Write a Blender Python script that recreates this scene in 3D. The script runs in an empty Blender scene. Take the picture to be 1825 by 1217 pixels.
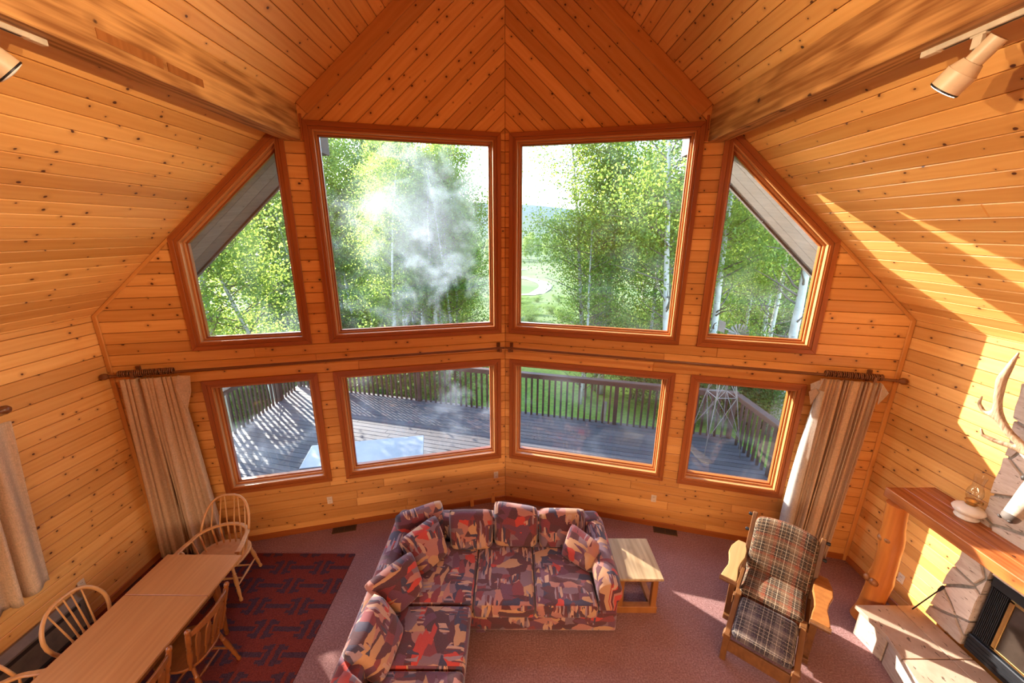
import bpy, bmesh, math, random
import numpy as np
from mathutils import Vector, Matrix
R = random.Random(7)
C = bpy.context.scene.collection
scene = bpy.context.scene
PI = math.pi

# ---------------------------------------------------------------- camera, sky, sun, exposure
cam_d = bpy.data.cameras.new('camera'); cam = bpy.data.objects.new('camera', cam_d); C.objects.link(cam)
scene.camera = cam
cam_d.sensor_fit = 'HORIZONTAL'; cam_d.sensor_width = 36.0
cam_d.lens = 36.0 * 694.707 / 1825.0
cam_d.clip_start = 0.05; cam_d.clip_end = 5000
YAW, PITCH, ROLL = 0.0022, 0.2753, 0.0045
_f = Vector((-math.sin(YAW) * math.cos(PITCH), math.cos(YAW) * math.cos(PITCH), -math.sin(PITCH)))
_r0 = Vector((math.cos(YAW), math.sin(YAW), 0)); _u0 = _r0.cross(_f)
_r = _r0 * math.cos(ROLL) + _u0 * math.sin(ROLL)
_u = -_r0 * math.sin(ROLL) + _u0 * math.cos(ROLL)
cam.matrix_world = Matrix(((_r.x, _u.x, -_f.x, 0.111), (_r.y, _u.y, -_f.y, 0.0), (_r.z, _u.z, -_f.z, 4.2), (0, 0, 0, 1)))

scene.view_settings.view_transform = 'Standard'
scene.view_settings.look = 'None'
scene.view_settings.gamma = 1.0
scene.view_settings.use_curve_mapping = False
scene.view_settings.exposure = 0.80
scene.cycles.max_bounces = 10
scene.cycles.diffuse_bounces = 6
scene.cycles.transparent_max_bounces = 16
scene.cycles.sample_clamp_indirect = 6.0
scene.cycles.caustics_reflective = False
scene.cycles.caustics_refractive = False

SUN_TO = Vector((0.72, -0.694, -0.40)).normalized()      # direction the sunlight travels
world = bpy.data.worlds.new('world'); scene.world = world; world.use_nodes = True
wn = world.node_tree.nodes; wl = world.node_tree.links
bg = wn['Background']; sky = wn.new('ShaderNodeTexSky'); sky.sky_type = 'NISHITA'
sky.sun_disc = False
sky.sun_elevation = math.asin(-SUN_TO.z); sky.sun_rotation = math.atan2(-SUN_TO.x, -SUN_TO.y)
sky.air_density = 1.0; sky.dust_density = 2.0; sky.ozone_density = 1.0; sky.altitude = 2000
wl.new(sky.outputs[0], bg.inputs[0]); bg.inputs[1].default_value = 1.25

def light(name, kind, loc, power, color, to=None, size=None, size_y=None, angle=None, spot=None):
    d = bpy.data.lights.new(name, kind); o = bpy.data.objects.new(name, d); C.objects.link(o)
    o.location = loc; d.energy = power; d.color = color
    if to is not None: o.rotation_euler = (Vector(to) - Vector(loc)).to_track_quat('-Z', 'Y').to_euler()
    if kind == 'AREA':
        d.shape = 'RECTANGLE'; d.size = size; d.size_y = size_y or size
    if kind == 'SUN': d.angle = angle
    if kind == 'SPOT': d.spot_size = spot; d.spot_blend = 0.6; d.shadow_soft_size = 0.04
    return o
light('sun', 'SUN', (-30, 30, 20), 13.5, (1.0, 0.95, 0.86), to=Vector((-30, 30, 20)) + SUN_TO, angle=math.radians(0.6))
# unseen area lights added behind the viewpoint to brighten the room
WARM = (1.0, 0.77, 0.52)
FILL_ORANGE = (1.0, 0.62, 0.34)
light('loft_fill_light', 'AREA', (0.0, -1.7, 2.95), 85, FILL_ORANGE, to=(0.0, -1.2, 6.0), size=6.5, size_y=1.2)
light('under_loft_fill_light', 'AREA', (0.0, -1.4, 2.42), 320, (1.0, 0.72, 0.48), to=(0.0, 0.3, 0.0), size=6.0, size_y=1.0)


# ---------------------------------------------------------------- node helpers
class NT:
    def __init__(s, name):
        s.m = bpy.data.materials.new(name); s.m.use_nodes = True; s.t = s.m.node_tree; s.n = s.t.nodes; s.l = s.t.links
        s.b = s.n['Principled BSDF']; s.out = s.n['Material Output']
    def new(s, typ, **kw):
        nd = s.n.new(typ)
        for k, v in kw.items(): setattr(nd, k, v)
        return nd
    def set(s, sock, v):
        if isinstance(v, bpy.types.NodeSocket): s.l.new(v, sock)
        elif isinstance(v, (tuple, list)) and len(v) == 3 and sock.type == 'RGBA': sock.default_value = (*v, 1)
        else: sock.default_value = v
    def math(s, op, a, b=0.0, c=None, clamp=False):
        nd = s.new('ShaderNodeMath', operation=op, use_clamp=clamp); s.set(nd.inputs[0], a); s.set(nd.inputs[1], b)
        if c is not None: s.set(nd.inputs[2], c)
        return nd.outputs[0]
    def mix(s, fac, a, b, mode='MIX'):
        nd = s.new('ShaderNodeMix', data_type='RGBA', blend_type=mode, clamp_factor=True)
        s.set(nd.inputs[0], fac); s.set(nd.inputs[6], a); s.set(nd.inputs[7], b); return nd.outputs[2]
    def coord(s, which): return s.new('ShaderNodeTexCoord').outputs[which]
    def mapping(s, vec, scale=(1, 1, 1), loc=(0, 0, 0), rot=(0, 0, 0)):
        nd = s.new('ShaderNodeMapping'); s.l.new(vec, nd.inputs[0])
        nd.inputs['Scale'].default_value = scale; nd.inputs['Location'].default_value = loc; nd.inputs['Rotation'].default_value = rot
        return nd.outputs[0]
    def vadd(s, a, b, op='ADD'):
        nd = s.new('ShaderNodeVectorMath', operation=op); s.set(nd.inputs[0], a); s.set(nd.inputs[1], b); return nd.outputs[0]
    def noise(s, vec, scale=5, detail=3, rough=0.5, dist=0.0, out=0, dims='3D'):
        nd = s.new('ShaderNodeTexNoise', noise_dimensions=dims); s.l.new(vec, nd.inputs['Vector'])
        nd.inputs['Scale'].default_value = scale; nd.inputs['Detail'].default_value = detail
        nd.inputs['Roughness'].default_value = rough; nd.inputs['Distortion'].default_value = dist
        return nd.outputs[out]
    def voro(s, vec, scale=5, rand=1.0, feature='F1', dims='3D'):
        nd = s.new('ShaderNodeTexVoronoi', feature=feature, voronoi_dimensions=dims); s.l.new(vec, nd.inputs['Vector'])
        nd.inputs['Scale'].default_value = scale; nd.inputs['Randomness'].default_value = rand
        return nd
    def ramp(s, fac, stops, interp='LINEAR'):
        nd = s.new('ShaderNodeValToRGB'); cr = nd.color_ramp; cr.interpolation = interp
        while len(cr.elements) < len(stops): cr.elements.new(0.5)
        for e, (p, c) in zip(cr.elements, stops):
            e.position = p; e.color = (*c, 1) if len(c) == 3 else c
        s.set(nd.inputs[0], fac); return nd.outputs[0]
    def remap(s, v, a, b, c=0.0, d=1.0, smooth=False):
        nd = s.new('ShaderNodeMapRange', interpolation_type='SMOOTHSTEP' if smooth else 'LINEAR')
        s.set(nd.inputs[0], v)
        for i, x in enumerate((a, b, c, d)): nd.inputs[i + 1].default_value = x
        return nd.outputs[0]
    def bump(s, h, strength=0.3, dist=0.01):
        nd = s.new('ShaderNodeBump'); nd.inputs['Strength'].default_value = strength; nd.inputs['Distance'].default_value = dist
        s.l.new(h, nd.inputs['Height']); s.l.new(nd.outputs[0], s.b.inputs['Normal'])
    def sep(s, v):
        nd = s.new('ShaderNodeSeparateXYZ'); s.l.new(v, nd.inputs[0]); return nd.outputs
    def rnd(s): return s.new('ShaderNodeObjectInfo').outputs['Random']
    def done(s, color=None, rough=0.5, spec=None, metal=None):
        if color is not None: s.set(s.b.inputs['Base Color'], color)
        s.set(s.b.inputs['Roughness'], rough)
        if spec is not None: s.b.inputs['Specular IOR Level'].default_value = spec
        if metal is not None: s.b.inputs['Metallic'].default_value = metal
        return s.m

def flat(name, col, rough=0.5, metal=0.0, spec=0.5, var=0.06, vscale=8):
    t = NT(name); n = t.noise(t.coord('Object'), vscale, 4, 0.6)
    dk = tuple(c * (1 - 3 * var) for c in col); lt = tuple(min(1, c * (1 + 3 * var)) for c in col)
    return t.done(t.ramp(n, [(0.3, dk), (0.7, lt)]), rough, spec, metal)

def wood(name, lt, dk, knot, coord='UV', axis=0, knots=1.0, tone=0.30, rough=0.42, grain=1.0, weather=None, kscale=6.6, spec=0.4, wave=0.13, bandf=11):
    t = NT(name); v = t.coord(coord)
    rnd = t.rnd()
    if axis == 1: v = t.mapping(v, rot=(0, 0, PI / 2))
    if axis == 2: v = t.mapping(v, rot=(0, PI / 2, 0))
    off = t.new('ShaderNodeCombineXYZ'); t.l.new(t.math('MULTIPLY', rnd, 71.0), off.inputs[0]); t.l.new(t.math('MULTIPLY', rnd, 43.0), off.inputs[1])
    v = t.vadd(v, off.outputs[0])
    fine = t.noise(t.mapping(v, (1.6, 55, 55)), 1.0, 3, 0.6)
    band = t.noise(t.mapping(v, (0.05 * bandf, bandf, bandf)), 1.0, 2, 0.5, 0.6)
    w = t.new('ShaderNodeTexWave', wave_type='BANDS', bands_direction='Y'); t.l.new(t.mapping(v, (0.22, 1, 1)), w.inputs['Vector'])
    w.inputs['Scale'].default_value = 5; w.inputs['Distortion'].default_value = 9; w.inputs['Detail'].default_value = 1.5; w.inputs['Detail Scale'].default_value = 1.3
    g = t.math('ADD', t.math('MULTIPLY', fine, 0.30), t.math('MULTIPLY', band, 0.70 - wave))
    g = t.math('ADD', g, t.math('MULTIPLY', w.outputs['Fac'], wave))
    g = t.remap(g, 0.5 - 0.28 / grain, 0.5 + 0.28 / grain)
    col = t.mix(g, dk, lt)
    # board to board tone
    tn = t.remap(t.math('FRACT', t.math('MULTIPLY', rnd, 13.37)), 0, 1, 1 - tone, 1 + tone * 0.45)
    cc = t.new('ShaderNodeCombineXYZ')
    for i, p in enumerate((0.75, 1.0, 1.25)): t.l.new(t.math('POWER', tn, p), cc.inputs[i])
    col = t.mix(1.0, col, cc.outputs[0], 'MULTIPLY')
    if knots > 0:
        vd = t.vadd(t.mapping(v, (0.8, 1.0, 1.0)), t.mapping(t.noise(v, 9, 2, 0.5, out=1), (0.03, 0.02, 0.02)))
        vo = t.voro(vd, kscale, 1.0, dims='2D' if coord == 'UV' else '3D')
        sel = t.sep(vo.outputs['Color'])
        pick = t.math('GREATER_THAN', sel[0], 1 - 0.55 * knots)
        rad = t.remap(sel[1], 0, 1, 0.03, 0.092 if coord == 'UV' else 0.16)
        core = t.math('MULTIPLY', t.math('SUBTRACT', 1.0, t.math('DIVIDE', vo.outputs['Distance'], rad), clamp=True), 3.0, clamp=True)
        halo = t.math('SUBTRACT', 1.0, t.math('DIVIDE', vo.outputs['Distance'], t.math('MULTIPLY', rad, 3.4)), clamp=True)
        col = t.mix(t.math('MULTIPLY', t.math('MULTIPLY', halo, pick), 0.55), col, tuple(0.5 * (a + b) for a, b in zip(dk, knot)))
        col = t.mix(t.math('MULTIPLY', core, pick), col, knot)
    if weather:
        wv = t.remap(t.noise(t.coord('Object'), 1.3, 4, 0.6), 0.45, 0.7)
        col = t.mix(t.math('MULTIPLY', wv, 0.55), col, weather)
    t.bump(fine, 0.06, 0.004)
    return t.done(col, rough, spec)
# ---------------------------------------------------------------- materials
M = {}
M['pine'] = wood('knotty_pine', (0.79, 0.415, 0.130), (0.65, 0.285, 0.066), (0.085, 0.022, 0.007), rough=0.36)
M['backing'] = flat('dark_board_back', (0.045, 0.014, 0.005), 0.9)
M['casing'] = wood('casing_wood', (0.40, 0.115, 0.024), (0.27, 0.066, 0.014), (0.06, 0.015, 0.005), knots=0.0, tone=0.12, rough=0.3)
M['trimpine'] = wood('trim_pine', (0.66, 0.30, 0.075), (0.50, 0.19, 0.04), (0.06, 0.015, 0.006), knots=0.5, tone=0.12, rough=0.38)
M['jamb'] = wood('jamb_wood', (0.60, 0.27, 0.10), (0.46, 0.18, 0.055), (0.1, 0.03, 0.01), knots=0.0, tone=0.10, rough=0.35)
M['beam'] = wood('beam_wood', (0.54, 0.27, 0.085), (0.23, 0.085, 0.019), (0.045, 0.014, 0.006), coord='Object', axis=1, knots=1.2, grain=1.7, rough=0.6, kscale=4.6, wave=0.22, bandf=30)
M['cedar'] = wood('weathered_cedar', (0.27, 0.235, 0.205), (0.18, 0.155, 0.135), (0.12, 0.1, 0.09), coord='UV', knots=0.3, rough=0.8)
M['deck'] = wood('deck_board', (0.098, 0.081, 0.080), (0.058, 0.046, 0.047), (0.07, 0.055, 0.05), knots=0.3, tone=0.18, rough=0.7)
M['rail'] = wood('rail_wood', (0.062, 0.030, 0.020), (0.032, 0.015, 0.010), (0.03, 0.015, 0.01), coord='Object', axis=2, knots=0.2, rough=0.7)
M['railx'] = wood('rail_cap_wood', (0.10, 0.055, 0.040), (0.055, 0.029, 0.021), (0.03, 0.015, 0.01), coord='UV', knots=0.2, rough=0.65)
M['oak_table'] = wood('table_veneer', (0.56, 0.255, 0.085), (0.42, 0.17, 0.05), (0.1, 0.03, 0.01), coord='Object', axis=1, knots=0.0, tone=0.03, rough=0.33)
M['oak_pale'] = wood('pale_turned_wood', (0.62, 0.31, 0.11), (0.47, 0.21, 0.065), (0.2, 0.08, 0.03), coord='Object', axis=2, knots=0.0, tone=0.04, rough=0.32)
M['oak_dark'] = wood('brown_turned_wood', (0.26, 0.082, 0.018), (0.16, 0.045, 0.010), (0.1, 0.03, 0.01), coord='Object', axis=2, knots=0.0, tone=0.06, rough=0.32)
M['endtop'] = wood('barn_board_top', (0.46, 0.33, 0.185), (0.27, 0.175, 0.09), (0.07, 0.04, 0.02), coord='Object', axis=1, knots=0.5, grain=1.5, tone=0.04, rough=0.4)
M['pinebrown'] = wood('stained_pine', (0.36, 0.135, 0.035), (0.21, 0.068, 0.016), (0.05, 0.015, 0.006), coord='Object', axis=2, knots=0.4, tone=0.05, rough=0.4)
M['paddle'] = wood('arm_board', (0.46, 0.30, 0.13), (0.31, 0.18, 0.065), (0.08, 0.03, 0.01), coord='Object', axis=1, knots=0.4, tone=0.08, rough=0.35)
M['recline'] = wood('recliner_frame', (0.20, 0.080, 0.024), (0.10, 0.036, 0.011), (0.04, 0.015, 0.006), coord='Object', axis=1, knots=0.4, tone=0.06, rough=0.4)
M['mantel'] = wood('mantel_cedar', (0.46, 0.15, 0.038), (0.25, 0.062, 0.014), (0.06, 0.015, 0.005), coord='Object', axis=1, knots=0.4, grain=1.7, tone=0.05, rough=0.25, spec=0.5)
M['log'] = wood('peeled_log', (0.62, 0.20, 0.035), (0.42, 0.11, 0.018), (0.12, 0.03, 0.008), coord='Object', axis=2, knots=0.5, tone=0.04, rough=0.3)
M['rod'] = wood('curtain_pole_wood', (0.22, 0.085, 0.03), (0.13, 0.045, 0.016), (0.04, 0.012, 0.005), coord='Object', axis=0, knots=0.0, tone=0.05, rough=0.3)
M['plasticw'] = flat('ivory_plastic', (0.66, 0.52, 0.38), 0.4)
M['slot'] = flat('dark_slot', (0.03, 0.02, 0.015), 0.6)
M['vent'] = flat('brown_vent_metal', (0.10, 0.055, 0.03), 0.4, 0.6)
M['black'] = flat('black_metal', (0.018, 0.018, 0.021), 0.42, 0.4)
M['blackglass'] = flat('smoked_glass', (0.035, 0.024, 0.018), 0.08)
M['brass'] = flat('brass', (0.62, 0.40, 0.15), 0.28, 1.0)
M['trackw'] = flat('cream_track_metal', (0.62, 0.52, 0.38), 0.35, 0.1)
M['lampcream'] = flat('beige_lamp_metal', (0.62, 0.46, 0.29), 0.45)
M['heater'] = flat('taupe_heater_metal', (0.20, 0.145, 0.10), 0.45, 0.2)
M['porc'] = flat('marbled_porcelain', (0.74, 0.63, 0.52), 0.2, var=0.04)
M['white'] = flat('white_plastic_top', (0.27, 0.285, 0.31), 0.35, var=0.02)
M['galv'] = flat('galvanised_metal', (0.17, 0.15, 0.135), 0.6, 0.3)
M['mortar'] = flat('grey_mortar', (0.24, 0.20, 0.165), 0.9, var=0.1, vscale=30)
M['plaster'] = flat('loft_wall_board', (0.50, 0.30, 0.14), 0.8)

def em(name, col, st):
    t = NT(name); t.b.inputs['Emission Color'].default_value = (*col, 1); t.b.inputs['Emission Strength'].default_value = st
    return t.done(col, 0.4)
M['bulb'] = em('lit_lamp_lens', (1.0, 0.86, 0.66), 9.0)
M['lensoff'] = flat('frosted_lens', (0.75, 0.72, 0.66), 0.3)

def carpet():
    t = NT('mauve_carpet'); v = t.coord('Object')
    n1 = t.noise(v, 62, 4, 0.75); n2 = t.noise(v, 2.2, 4, 0.6); n3 = t.noise(v, 260, 2, 0.6)
    c = t.ramp(n1, [(0.32, (0.17, 0.068, 0.062)), (0.5, (0.285, 0.135, 0.125)), (0.68, (0.45, 0.25, 0.235))])
    c = t.mix(t.remap(n2, 0.35, 0.7, 0, 0.35), c, (0.17, 0.058, 0.042))
    t.bump(t.math('ADD', n1, t.math('MULTIPLY', n3, 0.5)), 0.9, 0.012)
    t.b.inputs['Sheen Weight'].default_value = 0.15
    return t.done(c, 0.95, 0.1)
M['carpet'] = carpet()

def rug():
    t = NT('fret_rug'); o = t.sep(t.coord('Object'))
    nz = t.noise(t.coord('Object'), 35, 3, 0.6)
    jit = t.math('MULTIPLY', t.math('SUBTRACT', nz, 0.5), 0.10)
    yr = t.math('DIVIDE', o[1], 0.27); row = t.math('FLOOR', yr)
    v = t.math('ADD', t.math('SUBTRACT', t.math('FRACT', yr), 0.5), jit)
    par = t.math('MULTIPLY', t.math('FLOORED_MODULO', row, 2.0), 0.5)
    u = t.math('ADD', t.math('SUBTRACT', t.math('FRACT', t.math('ADD', t.math('DIVIDE', o[0], 0.50), par)), 0.5), jit)
    au = t.math('ABSOLUTE', u); av = t.math('ABSOLUTE', v)
    def band(x, a, b): return t.math('MULTIPLY', t.math('GREATER_THAN', x, a), t.math('LESS_THAN', x, b))
    d1 = t.math('MULTIPLY', band(au, 0.045, 0.155), t.math('LESS_THAN', av, 0.40))
    d2 = t.math('MULTIPLY', band(au, 0.045, 0.27), band(av, 0.19, 0.33))
    d3 = t.math('MULTIPLY', t.math('GREATER_THAN', au, 0.20), t.math('LESS_THAN', av, 0.10))
    d = t.math('MAXIMUM', t.math('MAXIMUM', d1, d2), d3)
    n = t.noise(t.coord('Object'), 130, 3, 0.7)
    red = t.ramp(n, [(0.3, (0.075, 0.011, 0.008)), (0.7, (0.19, 0.034, 0.020))])
    nav = t.ramp(n, [(0.3, (0.020, 0.010, 0.014)), (0.7, (0.075, 0.036, 0.045))])
    c = t.mix(t.math('MULTIPLY', d, 0.92), red, nav)
    t.bump(n, 0.5, 0.006)
    return t.done(c, 0.95, 0.1)
M['rug'] = rug()

def upholstery():
    t = NT('brushstroke_upholstery'); v0 = t.coord('UV')
    rnd = t.rnd(); off = t.new('ShaderNodeCombineXYZ')
    t.l.new(t.math('MULTIPLY', rnd, 5.3), off.inputs[0]); t.l.new(t.math('MULTIPLY', rnd, 3.1), off.inputs[1])
    v0 = t.vadd(v0, off.outputs[0])
    w = t.noise(v0, 5.0, 3, 0.6, out=1)
    v = t.vadd(v0, t.mapping(w, (0.10, 0.10, 0.0)))
    A = t.voro(t.mapping(v, (9.5, 6.2, 1)), 1.0, 0.9, dims='2D')
    B = t.voro(t.mapping(v, (5.0, 16.0, 1), rot=(0, 0, 0.25)), 1.0, 1.0, dims='2D')
    Cc = t.voro(t.mapping(t.vadd(v0, t.mapping(w, (0.03, 0.05, 0))), (46, 7.0, 1), rot=(0, 0, 0.15)), 1.0, 1.0, dims='2D')
    pal = [(0.0, (0.060, 0.010, 0.015)), (0.18, (0.095, 0.026, 0.052)), (0.34, (0.33, 0.125, 0.095)), (0.46, (0.16, 0.020, 0.026)),
           (0.58, (0.15, 0.085, 0.105)), (0.68, (0.40, 0.028, 0.016)), (0.745, (0.014, 0.022, 0.052)), (0.80, (0.40, 0.20, 0.095)), (0.91, (0.048, 0.013, 0.019))]
    ca = t.ramp(t.sep(A.outputs['Color'])[0], pal, 'CONSTANT')
    sb = t.sep(B.outputs['Color']); cb = t.ramp(sb[0], pal, 'CONSTANT')
    sc = t.sep(Cc.outputs['Color']); cc = t.ramp(sc[0], [(0.0, (0.42, 0.23, 0.15)), (0.35, (0.09, 0.016, 0.022)), (0.6, (0.23, 0.15, 0.17)), (0.8, (0.025, 0.025, 0.05))], 'CONSTANT')
    c = t.mix(t.math('GREATER_THAN', sb[1], 0.62), ca, cb)
    msk = t.math('MULTIPLY', t.math('GREATER_THAN', t.noise(v0, 4.2, 1, 0.5), 0.54), t.math('GREATER_THAN', sc[1], 0.35))
    c = t.mix(msk, c, cc)
    c = t.mix(0.15, c, t.mix(t.noise(t.mapping(v0, (200, 60, 1)), 1.0, 2, 0.5), (0.04, 0.01, 0.015), (0.4, 0.2, 0.18)))
    t.bump(t.noise(v0, 300, 2, 0.5), 0.25, 0.003)
    t.b.inputs['Sheen Weight'].default_value = 0.2
    return t.done(c, 0.85, 0.2)
M['uph'] = upholstery()

def plaid(name, dark, mid, light_, rust):
    t = NT(name); v = t.coord('UV'); o = t.sep(v)
    stops = [(0.0, dark), (0.13, light_), (0.155, dark), (0.27, mid), (0.43, light_), (0.45, mid), (0.58, rust), (0.72, dark), (0.80, light_), (0.82, dark), (0.94, mid)]
    a = t.ramp(t.math('FRACT', t.math('DIVIDE', o[0], 0.235)), stops, 'CONSTANT')
    b = t.ramp(t.math('FRACT', t.math('ADD', t.math('DIVIDE', o[1], 0.205), 0.3)), stops, 'CONSTANT')
    f = t.math('GREATER_THAN', t.math('FRACT', t.math('MULTIPLY', t.math('ADD', o[0], o[1]), 55.0)), 0.5)
    c = t.mix(t.math('ADD', 0.3, t.math('MULTIPLY', f, 0.4)), a, b)
    n = t.noise(t.mapping(v, (180, 60, 1)), 1.0, 3, 0.7)
    c = t.mix(t.remap(n, 0.42, 0.72, 0, 0.45), c, t.mix(n, dark, light_))
    t.bump(t.noise(v, 220, 3, 0.7), 0.8, 0.006)
    return t.done(c, 0.95, 0.1)
M['plaid'] = plaid('brown_plaid', (0.018, 0.008, 0.006), (0.15, 0.078, 0.040), (0.60, 0.46, 0.31), (0.20, 0.036, 0.012))
M['plaidb'] = plaid('navy_plaid', (0.018, 0.014, 0.022), (0.15, 0.115, 0.105), (0.50, 0.41, 0.31), (0.045, 0.030, 0.050))

def linen(name, col, trans=0.25):
    t = NT(name); v = t.coord('Object')
    n = t.noise(t.mapping(v, (260, 260, 18)), 1.0, 2, 0.6); n2 = t.noise(t.mapping(v, (30, 30, 240)), 1.0, 2, 0.6)
    c = t.mix(t.remap(t.math('ADD', n, n2), 0.8, 1.25), tuple(x * 0.78 for x in col), tuple(min(1, x * 1.12) for x in col))
    t.done(c, 0.9, 0.1)
    tr = t.new('ShaderNodeBsdfTranslucent'); t.l.new(c, tr.inputs[0])
    mx = t.new('ShaderNodeMixShader'); mx.inputs[0].default_value = trans
    t.l.new(t.b.outputs[0], mx.inputs[1]); t.l.new(tr.outputs[0], mx.inputs[2]); t.l.new(mx.outputs[0], t.out.inputs[0])
    return t.m
M['linen'] = linen('beige_linen', (0.72, 0.52, 0.345))
M['lining'] = linen('white_lining', (0.78, 0.72, 0.66), 0.4)

def stone(name, a, b, cc):
    t = NT(name); v = t.coord('Object'); r = t.rnd()
    n = t.noise(v, 3.0, 5, 0.65); st = t.noise(t.mapping(v, (8, 5, 26), rot=(0.25, 0, 0)), 1.0, 3, 0.6)
    c = t.ramp(n, [(0.3, a), (0.6, b), (0.8, cc)])
    c = t.mix(0.5, c, t.ramp(st, [(0.35, a), (0.65, cc)]))
    hole = t.noise(t.mapping(v, (34, 14, 60), rot=(0.2, 0, 0)), 1.0, 2, 0.5)
    hm = t.remap(hole, 0.66, 0.70)
    c = t.mix(t.math('MULTIPLY', hm, 0.8), c, tuple(x * 0.25 for x in a))
    tn = t.remap(r, 0, 1, 0.8, 1.12); cx = t.new('ShaderNodeCombineXYZ')
    for i in range(3): t.l.new(tn, cx.inputs[i])
    c = t.mix(1.0, c, cx.outputs[0], 'MULTIPLY')
    t.bump(t.math('SUBTRACT', n, hm), 0.5, 0.012)
    return t.done(c, 0.85, 0.2)
M['stone'] = stone('travertine_stone', (0.44, 0.32, 0.25), (0.56, 0.43, 0.345), (0.68, 0.57, 0.48))
M['slab'] = stone('hearth_sandstone', (0.38, 0.245, 0.165), (0.45, 0.30, 0.21), (0.52, 0.365, 0.265))

def glass(name, haze, lo=0.5, hi=0.72, center=None, rad=1.0, scale=1.6):
    """clear double pane; 'haze' = milky film between the two sheets, in blotches over the sheet"""
    t = NT(name)
    lw = t.new('ShaderNodeLayerWeight'); lw.inputs[0].default_value = 0.5
    refl = t.math('ADD', 0.075, t.math('MULTIPLY', t.math('POWER', lw.outputs['Facing'], 5.0), 0.7), clamp=True)
    tr = t.new('ShaderNodeBsdfTransparent'); tr.inputs[0].default_value = (0.96, 0.98, 0.97, 1)
    gl = t.new('ShaderNodeBsdfGlossy'); gl.inputs['Roughness'].default_value = 0.0; gl.inputs[0].default_value = (1, 1, 1, 1)
    mx = t.new('ShaderNodeMixShader'); t.l.new(refl, mx.inputs[0]); t.l.new(tr.outputs[0], mx.inputs[1]); t.l.new(gl.outputs[0], mx.inputs[2])
    out = mx.outputs[0]
    if haze > 0:
        v = t.coord('UV'); n = t.noise(v, scale, 4, 0.55, 0.4)
        f = t.remap(n, lo, hi, 0, 1, True)
        if center:
            dv = t.new('ShaderNodeVectorMath', operation='DISTANCE'); t.l.new(v, dv.inputs[0]); dv.inputs[1].default_value = (*center, 0); dist_ = t.math('ADD', dv.outputs['Value'], t.math('MULTIPLY', t.math('SUBTRACT', t.noise(v, 1.7, 4, 0.65), 0.5), 1.3))
            f = t.math('ADD', t.math('MULTIPLY', f, 0.75), t.math('MULTIPLY', t.math('SUBTRACT', 1.0, t.math('DIVIDE', dist_, rad), clamp=True), 0.8))
            f = t.math('MULTIPLY', f, t.remap(dist_, rad * 0.9, rad * 1.7, 1, 0.25, True))
        f = t.math('MULTIPLY', f, haze, clamp=True)
        tl = t.new('ShaderNodeBsdfTranslucent'); tl.inputs[0].default_value = (0.74, 0.83, 0.96, 1)
        df = t.new('ShaderNodeBsdfDiffuse'); df.inputs[0].default_value = (0.8, 0.84, 0.88, 1)
        m3 = t.new('ShaderNodeMixShader'); m3.inputs[0].default_value = 0.2; t.l.new(tl.outputs[0], m3.inputs[1]); t.l.new(df.outputs[0], m3.inputs[2])
        m2 = t.new('ShaderNodeMixShader'); t.l.new(f, m2.inputs[0]); t.l.new(out, m2.inputs[1]); t.l.new(m3.outputs[0], m2.inputs[2])
        out = m2.outputs[0]
    t.l.new(out, t.out.inputs[0]); return t.m
M['glass'] = glass('window_glass', 0.04, 0.45, 0.8)
M['glass_fog'] = glass('fogged_window_glass', 0.16, 0.42, 0.72, center=(1.25, 4.25), rad=1.0, scale=2.4)
M['glass_mild'] = glass('streaked_window_glass', 0.10, 0.45, 0.75, scale=1.8)
def chimney_glass():
    t = NT('lamp_chimney_glass')
    lw = t.new('ShaderNodeLayerWeight'); lw.inputs[0].default_value = 0.5
    tr = t.new('ShaderNodeBsdfTransparent'); tr.inputs[0].default_value = (0.95, 0.95, 0.94, 1)
    gl = t.new('ShaderNodeBsdfGlossy'); gl.inputs['Roughness'].default_value = 0.05
    mx = t.new('ShaderNodeMixShader'); t.l.new(t.math('ADD', 0.08, t.math('MULTIPLY', t.math('POWER', lw.outputs['Facing'], 3.0), 0.6)), mx.inputs[0])
    t.l.new(tr.outputs[0], mx.inputs[1]); t.l.new(gl.outputs[0], mx.inputs[2]); t.l.new(mx.outputs[0], t.out.inputs[0]); return t.m
M['chimneyglass'] = chimney_glass()

def leafmat(name, a, b, tcol):
    t = NT(name); r = t.rnd(); n = t.noise(t.coord('Object'), 1.3, 3, 0.6)
    n2 = t.noise(t.coord('Object'), 14, 1, 0.5)
    c = t.mix(t.remap(t.math('ADD', t.math('MULTIPLY', n, 0.6), t.math('MULTIPLY', n2, 0.4)), 0.35, 0.65), a, b)
    t.done(c, 0.5, 0.3)
    tl = t.new('ShaderNodeBsdfTranslucent'); t.l.new(t.mix(0.7, c, tcol), tl.inputs[0])
    mx = t.new('ShaderNodeMixShader'); mx.inputs[0].default_value = 0.55
    t.l.new(t.b.outputs[0], mx.inputs[1]); t.l.new(tl.outputs[0], mx.inputs[2]); t.l.new(mx.outputs[0], t.out.inputs[0]); return t.m
M['leaf'] = leafmat('aspen_leaf', (0.050, 0.115, 0.020), (0.125, 0.225, 0.040), (0.46, 0.56, 0.10))
M['leafd'] = leafmat('shrub_leaf', (0.045, 0.095, 0.022), (0.105, 0.18, 0.04), (0.28, 0.38, 0.08))
def bark():
    t = NT('aspen_bark'); v = t.coord('Object')
    sc = t.noise(t.mapping(v, (7, 7, 20)), 1.0, 3, 0.6); big = t.noise(v, 2.5, 3, 0.6)
    c = t.mix(t.remap(big, 0.35, 0.7), (0.36, 0.34, 0.29), (0.50, 0.49, 0.45))
    c = t.mix(t.remap(sc, 0.64, 0.70), c, (0.035, 0.03, 0.025))
    return t.done(c, 0.8, 0.2)
M['bark'] = bark()
M['twig'] = flat('twig_bark', (0.13, 0.105, 0.08), 0.9)

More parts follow.
